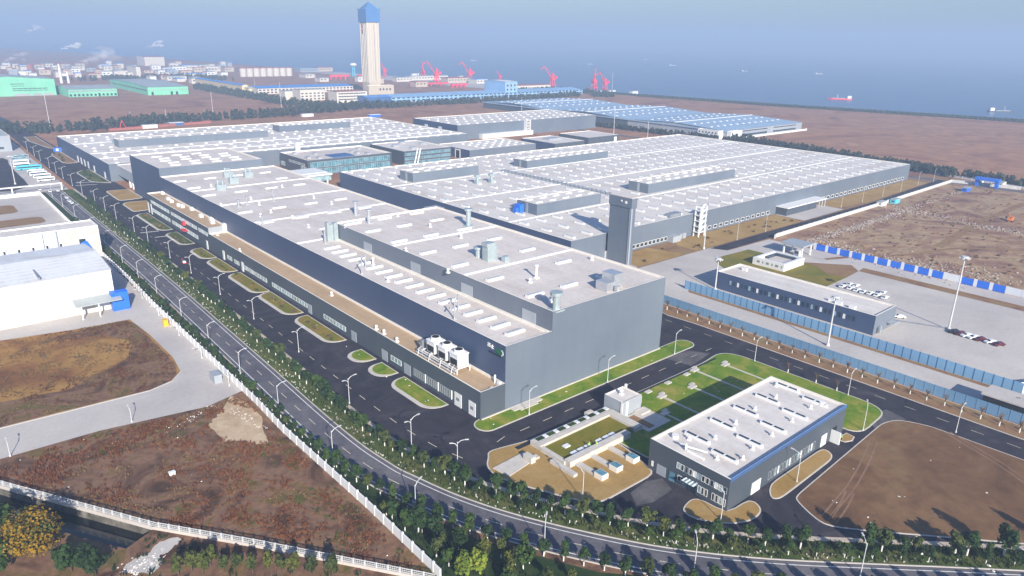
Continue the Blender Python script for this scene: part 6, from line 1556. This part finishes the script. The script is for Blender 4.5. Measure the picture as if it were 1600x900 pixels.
rocks('spoil', 'field_bare', [(rnd.uniform(376, 660), rnd.uniform(-20, 198)) for k in range(900)], 401, .4, 1.4, 'clods of earth over the building site')
rocks('pebble', 'lime', lin((62.3,195.8), (65.0,180.3), 60, 1.2) + lin((42.5,195.3), (60.5,201.3), 50, .8) + lin((20.2,141.9), (26.7,142.9), 120, 1.4) + scatter(SCR, 36, 0, 68, 101, 206), 402, .08, .26, 'pale stones and litter on the scrub field')
rocks('stone', 'lime', [(rnd.uniform(108.5, 112.5), rnd.uniform(160, 290)) for k in range(26)] + [(rnd.uniform(112, 208), rnd.uniform(140, 144)) for k in range(14)] + [(rnd.uniform(140, 214), rnd.uniform(100, 127)) for k in range(10)] + [(rnd.uniform(150, 212), rnd.uniform(25, 66)) for k in range(26)], 403, .18, .42, 'scattered pale stones on the lawns')
for (p, mt, lab, dims) in (((66.8,275.9), 'amber', 'amber yellow machine box by the white wall', (1.6, 1.8, 2.4)), ((65.1,217.8), 'clad_pale', 'grey-blue water tank box at the yard corner by the wall', (2.4, 4.4, 2.6)), ((38.0,172.2), 'white', 'white debris crate lying on the scrub field', (1.4, .8, .8))):
    x, y = p; a, b_, h = dims; t = thing('crate', lab, 'box', (x, y, 0)); part('body', MB().box(x - a / 2, x + a / 2, y - b_ / 2, y + b_ / 2, 0, h), mt, t); part('lid', MB().box(x - a / 2 - .1, x + a / 2 + .1, y - b_ / 2 - .1, y + b_ / 2 + .1, h, h + .2), mt, t)
# ---------------------------------------------------------------- planters, ducts and slabs by the pump house
pt = thing('planter_bank', 'long concrete channel with square green planting beds beside the works road', 'planter', (117, 124, 0))
part('channel_floor', MB().box(113, 148, 126.0, 127.4, .22, .3), 'dark', pt)
part('bed_wall', MB().box(117.2, 147.5, 123.6, 125.8, .1, 1.6), 'kerb', pt)
for k in range(7): 
    x = 118.6 + k * 4.1
    part('planting_bed', MB().box(x, x + 2.5, 124.1, 125.4, 1.6, 1.75), 'leaf', pt)
    part('slab', MB().box(x + 2.7, x + 3.9, 124.2, 125.6, 1.6, 1.78), 'fence_white', pt)
part('walk_slab', MB().box(117.2, 147.6, 121.8, 123.5, .1, 1.7).box(144.8, 147.6, 111.8, 121.8, .1, 1.7).box(140, 142.6, 126, 127.4, .3, 1.7), 'kerb', pt)
part('court_lawn', MB().box(118.4, 144.6, 112.8, 121.7, .1, 1.0), 'lawn_olive', pt)
part('end_wall', MB().box(117.1, 118.3, 112.6, 121.7, .1, 1.4), 'kerb', pt)
part('pond', MB().box(149.4, 151.8, 110.6, 118.4, .2, .5), 'soil', pt); part('paving', MB().box(147.8, 158, 109.5, 119.4, .1, .42), 'kerb', pt)
for (x, y) in ((121.6, 113.6), (124.2, 113.6), (126.8, 113.6), (131.4, 113.6), (134.2, 113.6), (136.6, 113.6), (122.4, 117.4)): part('hatch', MB().box(x, x + 1.9, y, y + 1.4, 1.0, 1.35), 'fence_white', pt)
dc = thing('duct_trunk', 'pale concrete duct trunk with three arms lying on the tan lawn', 'duct', (117.5, 111, 0))
part('trunk', MB().box(117.6, 141.5, 110.9, 113.0, .15, 1.9), 'kerb', dc)
for x in (119.8, 125.4, 132.0):
    part('arm', MB().box(x, x + 1.5, 104.4, 110.85, .15, .8), 'kerb', dc)
    h = part('well_head', MB().box(x - .2, x + 2.2, 101.6, 104.35, .15, 1.6), 'flash', dc); part('grating', MB().box(x, x + 2.0, 101.8, 104.1, 1.6, 1.68), 'glass_teal', h)
part('arm', MB().box(115.2, 116.6, 107.2, 116.0, .15, 1.0), 'kerb', dc)
sb = thing('foundation_slab', 'flat concrete foundation slab with an upstand block on the tan lawn', 'slab', (108, 118, 0))
part('slab', MB().add([(102.0,123.4) + (.4,), (102.8,117.9) + (.4,), (113.8,119.6) + (.4,), (113.2,124.0) + (.4,), (102.0,123.4) + (.1,), (102.8,117.9) + (.1,), (113.8,119.6) + (.1,), (113.2,124.0) + (.1,)], [(0, 1, 2, 3), (0, 4, 5, 1), (1, 5, 6, 2)]), 'kerb', sb)
x, y = (111.7,120.1)
part('block', MB().box(x - .8, x + .8, y - 1.6, y + 1.6, .1, 1.9).box(x + .8, x + 3, y - .8, y + .8, .1, .7), 'kerb', sb)
for i, (x, y, lx, ly) in enumerate(((168, 112, .7, 16), (181, 112, .7, 12), (192, 113, .7, 24), (160, 108, .6, 9), (204, 112, .5, 18))):
    t = thing('cable_cover', ('second', 'third', 'fourth', 'first', 'fifth')[i] + ' pale slab path from the left across the lawn behind the pump house', 'slab', (x, y, 0))
    part('slab', MB().box(x - lx / 2, x + lx / 2, y - ly / 2, y + ly / 2, .1, .4), 'kerb', t)
    part('chamber', MB().box(x - 1.6, x + 1.6, y + ly / 2, y + ly / 2 + 1.6, .1, .55).box(x + .4, x + 2.6, y + ly / 2 + 1.6, y + ly / 2 + 2.6, .1, .5), 'kerb', t)
for k, x in enumerate((157, 166, 176, 186)): t = thing('drain_cover', 'square pale drain cover beside the roadside channel', 'slab', (x, 125.4, 0), 'drain covers beside the channel'); part('slab', MB().box(x, x + 2.4, 124.8, 126.2, .1, .5), 'kerb', t)
struct('roadside_channel', MB().box(158, 206, 126.6, 127.4, .15, .215), 'dark')
hu = thing('equipment_skid', 'small grey equipment skid at the rear corner of the pump house', 'machine', (194, 98.8, 0))
part('frame', MB().box(193.8, 196.6, 79.6, 83.2, .1, .4), 'steel', hu); part('unit', MB().box(194, 195.6, 80, 81.8, .4, 2.2).box(195.4, 196.4, 82, 83, .4, 3.4), 'clad_pale', hu)

# ---------------------------------------------------------------- people
def person(x, y, ang, label, shirt='hivis', hat='white_car', z=.02, bend=0.0):
    me = bpy.data.meshes.new('person')
    J = {'pel': (0, 0, .95), 'chest': (bend * .25, 0, 1.35), 'neck': (bend * .35, 0, 1.5), 'head': (bend * .4, 0, 1.66), 'hl': (0, .1, .9), 'kl': (.05, .11, .5), 'fl': (0, .12, .05), 'tl': (.14, .12, .04), 'hr': (0, -.1, .9), 'kr': (.02, -.11, .5), 'fr': (-.04, -.12, .05), 'tr': (.1, -.12, .04), 'sl': (bend * .3, .19, 1.42), 'el': (bend * .3 - .03, .25, 1.14), 'wl': (.14 + bend * .3, .2, .95), 'sr': (bend * .3, -.19, 1.42), 'er': (bend * .3 - .03, -.25, 1.14), 'wr': (.12 + bend * .3, -.22, .93)}
    rad = {'pel': .16, 'chest': .17, 'neck': .07, 'head': .115, 'hl': .1, 'kl': .075, 'fl': .05, 'tl': .045, 'hr': .1, 'kr': .075, 'fr': .05, 'tr': .045, 'sl': .075, 'el': .06, 'wl': .045, 'sr': .075, 'er': .06, 'wr': .045}
    E_ = [('pel', 'chest'), ('chest', 'neck'), ('neck', 'head'), ('pel', 'hl'), ('hl', 'kl'), ('kl', 'fl'), ('fl', 'tl'), ('pel', 'hr'), ('hr', 'kr'), ('kr', 'fr'), ('fr', 'tr'), ('chest', 'sl'), ('sl', 'el'), ('el', 'wl'), ('chest', 'sr'), ('sr', 'er'), ('er', 'wr')]
    K = list(J); me.from_pydata([J[k] for k in K], [(K.index(a), K.index(b_)) for a, b_ in E_], [])
    o = bpy.data.objects.new('person', me); C.objects.link(o)
    sk = o.modifiers.new('skin', 'SKIN')
    if not me.skin_vertices: me.skin_vertices.new() if hasattr(me.skin_vertices, 'new') else None
    for i, k in enumerate(K):
        me.skin_vertices[0].data[i].radius = (rad[k], rad[k]); me.skin_vertices[0].data[i].use_root = (k == 'pel')
    o.modifiers.new('sub', 'SUBSURF').levels = 1
    me.materials.append(M['cloth']); o.location = (x, y, z); o.rotation_euler[2] = ang
    tag(o, label, 'person')
    def ch(nm, m, mt): c_ = bpy.data.objects.new(nm, m.mesh(nm, mt)); C.objects.link(c_); c_.parent = o
    b3 = bend * .3
    ch('vest', MB().add([(-.17 + b3 * .3, -.2, .98), (.17 + b3 * .3, -.2, .98), (.17 + b3 * .3, .2, .98), (-.17 + b3 * .3, .2, .98), (-.17 + b3, -.24, 1.46), (.17 + b3, -.24, 1.46), (.17 + b3, .24, 1.46), (-.17 + b3, .24, 1.46)], [(0, 1, 5, 4), (1, 2, 6, 5), (2, 3, 7, 6), (3, 0, 4, 7), (4, 5, 6, 7)]), shirt)
    ch('helmet', MB().ball(bend * .4, 0, 1.74, .14, .13, .11, 8, 5), hat)
    ch('face', MB().ball(bend * .4 + .05, 0, 1.64, .085, .085, .1, 8, 5), 'skin')
for (p, a, z, lab, b_) in (((98.5,117.5), .6, .02, 'person in a bright green vest, left of the pair at the kerb'), ((99.4,116.1), 2.2, .02, 'person in a bright green vest, right of the pair at the kerb')) and [((98.5,117.5), .6, .02, 'person in a bright green vest, left of the pair at the kerb', .1), ((99.4,116.1), 2.2, .02, 'person in a bright green vest, right of the pair at the kerb', .0), ((127.5,113.6), 1.0, 1.0, 'person in a green vest standing left on the court lawn', .2), ((129.6,112.8), 2.6, 1.0, 'person in a green vest standing right on the court lawn', .3), ((186.9,72.7), 0.2, .02, 'person in a green vest beside the open pump house door', .2)]:
    person(p[0], p[1], a, lab, z=z, bend=b_)
person(*(97.8,356.0), .4, 'person in red beside the trolley on the works road', 'red', 'red')
tr_ = thing('hand_trolley', 'small red trolley on the works road near the lawn islands', 'trolley', (97.6,352.3) + (0,))
x, y = (97.6,352.3); part('bed', MB().box(x - .8, x + .8, y - 1.4, y + 1.4, .4, .6), 'red', tr_); part('load', MB().box(x - .6, x + .6, y - .8, y + .8, .6, 1.3), 'white', tr_)
for s in (-1, 1): part('wheel', MB().tube((x - .8, y + s, .2), (x + .8, y + s, .2), .2), 'dark', tr_)
# zebra and barrier lines across the works road
for k, (a_, b_) in enumerate((((97.0,424.9), (106.2,423.3)), ((100.5,410.4), (106.2,409.5)), ((99.6,600.8), (114.1,596.5)), ((97.6,590.4), (110.8,586.8)))):
    struct('road_line', MB().obox((a_[0] + b_[0]) / 2, (a_[1] + b_[1]) / 2, .035, .052, math.hypot(b_[0] - a_[0], b_[1] - a_[1]), .9, math.atan2(b_[1] - a_[1], b_[0] - a_[0])), 'paint')
bs = thing('blue_notice_board', 'blue notice hoarding at the corner of the press hall', 'board', (114.9,770.0) + (0,))
x, y = (114.9,770.0); part('board', MB().box(x, x + 12, y - .2, y + .2, 0, 4.0), 'blue', bs); part('poster', MB().box(x + 2, x + 4, y - .3, y - .2, 1, 3.2).box(x + 6, x + 8, y - .3, y - .2, 1, 3.2), 'white', bs)
ac = thing('mobile_crane', 'small red A-frame crane behind the press hall', 'crane', (209.7,923.2) + (0,))
ac.scale = (.6, .6, .6)
x, y = (209.7,923.2); part('frame', MB().tube((x - 5, y, 0), (x, y, 16), .7).tube((x + 6, y, 0), (x, y, 16), .7).box(x - 9, x + 10, y - 2, y + 2, 0, 1.6), 'red', ac)
pl = MB()
a_, b_ = (191.4,906.6), (311.2,929.8); 
fb = thing('site_fence', 'low reddish hoarding behind the press hall roof', 'fence', a_ + (0,))
part('panel', MB().add([a_ + (0,), b_ + (0,), b_ + (2.6,), a_ + (2.6,), (a_[0] + 1, a_[1] + 1, 0), (b_[0] + 1, b_[1] + 1, 0), (b_[0] + 1, b_[1] + 1, 2.6), (a_[0] + 1, a_[1] + 1, 2.6)], [(0, 1, 2, 3), (3, 2, 6, 7)]), 'roof_red', fb)
for (p, mt, lab) in (((235.9,914.0), 'white', 'white cabin behind the press hall roof'), ((268.0,924.3), 'clad_blue', 'blue striped cabin behind the press hall roof'), ((443.2,940.0), 'white', 'long pale cabin behind the far edge of the press hall'), ((516.2,886.8), 'blue', 'blue sheeted stack right of the press hall')):
    x, y = p; t = thing('site_cabin', lab, 'cabin', (x, y, 0)); part('box', MB().box(x - 8, x + 8, y - 3, y + 3, 0, 3.4), mt, t); part('roof', MB().box(x - 8.3, x + 8.3, y - 3.3, y + 3.3, 3.4, 3.8), 'white', t)

# ---------------------------------------------------------------- smoke and haze
def plume(bb, L, seed, mat, n, label, rise=.28, q=.16):
    # a drifting plume: small puffs that swell and thin out downwind
    x, y, w, h = bb; r = random.Random(seed); m = MB()
    for k in range(n):
        t_ = r.random() ** .8; sp_ = L * (.03 + q * t_)
        m.ball(L * t_ + r.gauss(0, sp_ * .5), r.gauss(0, sp_ * .6), L * rise * t_ + r.gauss(0, sp_ * .45), sp_ * r.uniform(.5, 1.1), sp_ * r.uniform(.5, 1), sp_ * r.uniform(.3, .6), 8, 5)
    me = m.mesh('smoke_plume', mat)
    for p in me.polygons: p.use_smooth = True
    o = bpy.data.objects.new('smoke_plume', me); C.objects.link(o); o.location = (x, y, h); o['kind'] = 'stuff'; o['label'] = label
plume((405.1,2312.0,10.6,57.1), 46, 1, 'smoke', 40, 'white smoke plume drifting over the far town, middle one')
plume((639.4,2406.9,12.5,59.8), 48, 2, 'smoke', 26, 'pale smoke plume drifting right of the far town')
plume((329.6,2336.4,10.1,92.7), 44, 3, 'smoke_thin', 22, 'faint smoke plume high on the left', .5)
plume((426.5,2305.2,15.3,18.2), 96, 4, 'smoke_thin', 30, 'broad grey smoke veil above the far town', .3, .2)
plume((268.4,2356.1,11.2,22.4), 60, 5, 'smoke_thin', 16, 'thin smoke at the left edge of the far town', .3, .2)
hz = bpy.data.materials.new('haze'); hz.use_nodes = True
hz.node_tree.nodes.remove(hz.node_tree.nodes['Principled BSDF'])
v = hz.node_tree.nodes.new('ShaderNodeVolumePrincipled')
v.inputs['Color'].default_value = (0.52, 0.695, 1.0, 1)
v.inputs['Density'].default_value = 0.00039
v.inputs['Anisotropy'].default_value = 0.0
hz.node_tree.links.new(v.outputs[0], hz.node_tree.nodes['Material Output'].inputs['Volume'])
ho = bpy.data.objects.new('haze', MB().box(-3030, 9560, -2560, 9560, -4.2, 215).mesh('haze', hz)); C.objects.link(ho); ho['kind'] = 'stuff'; ho['label'] = 'pale blue haze over the whole plain'
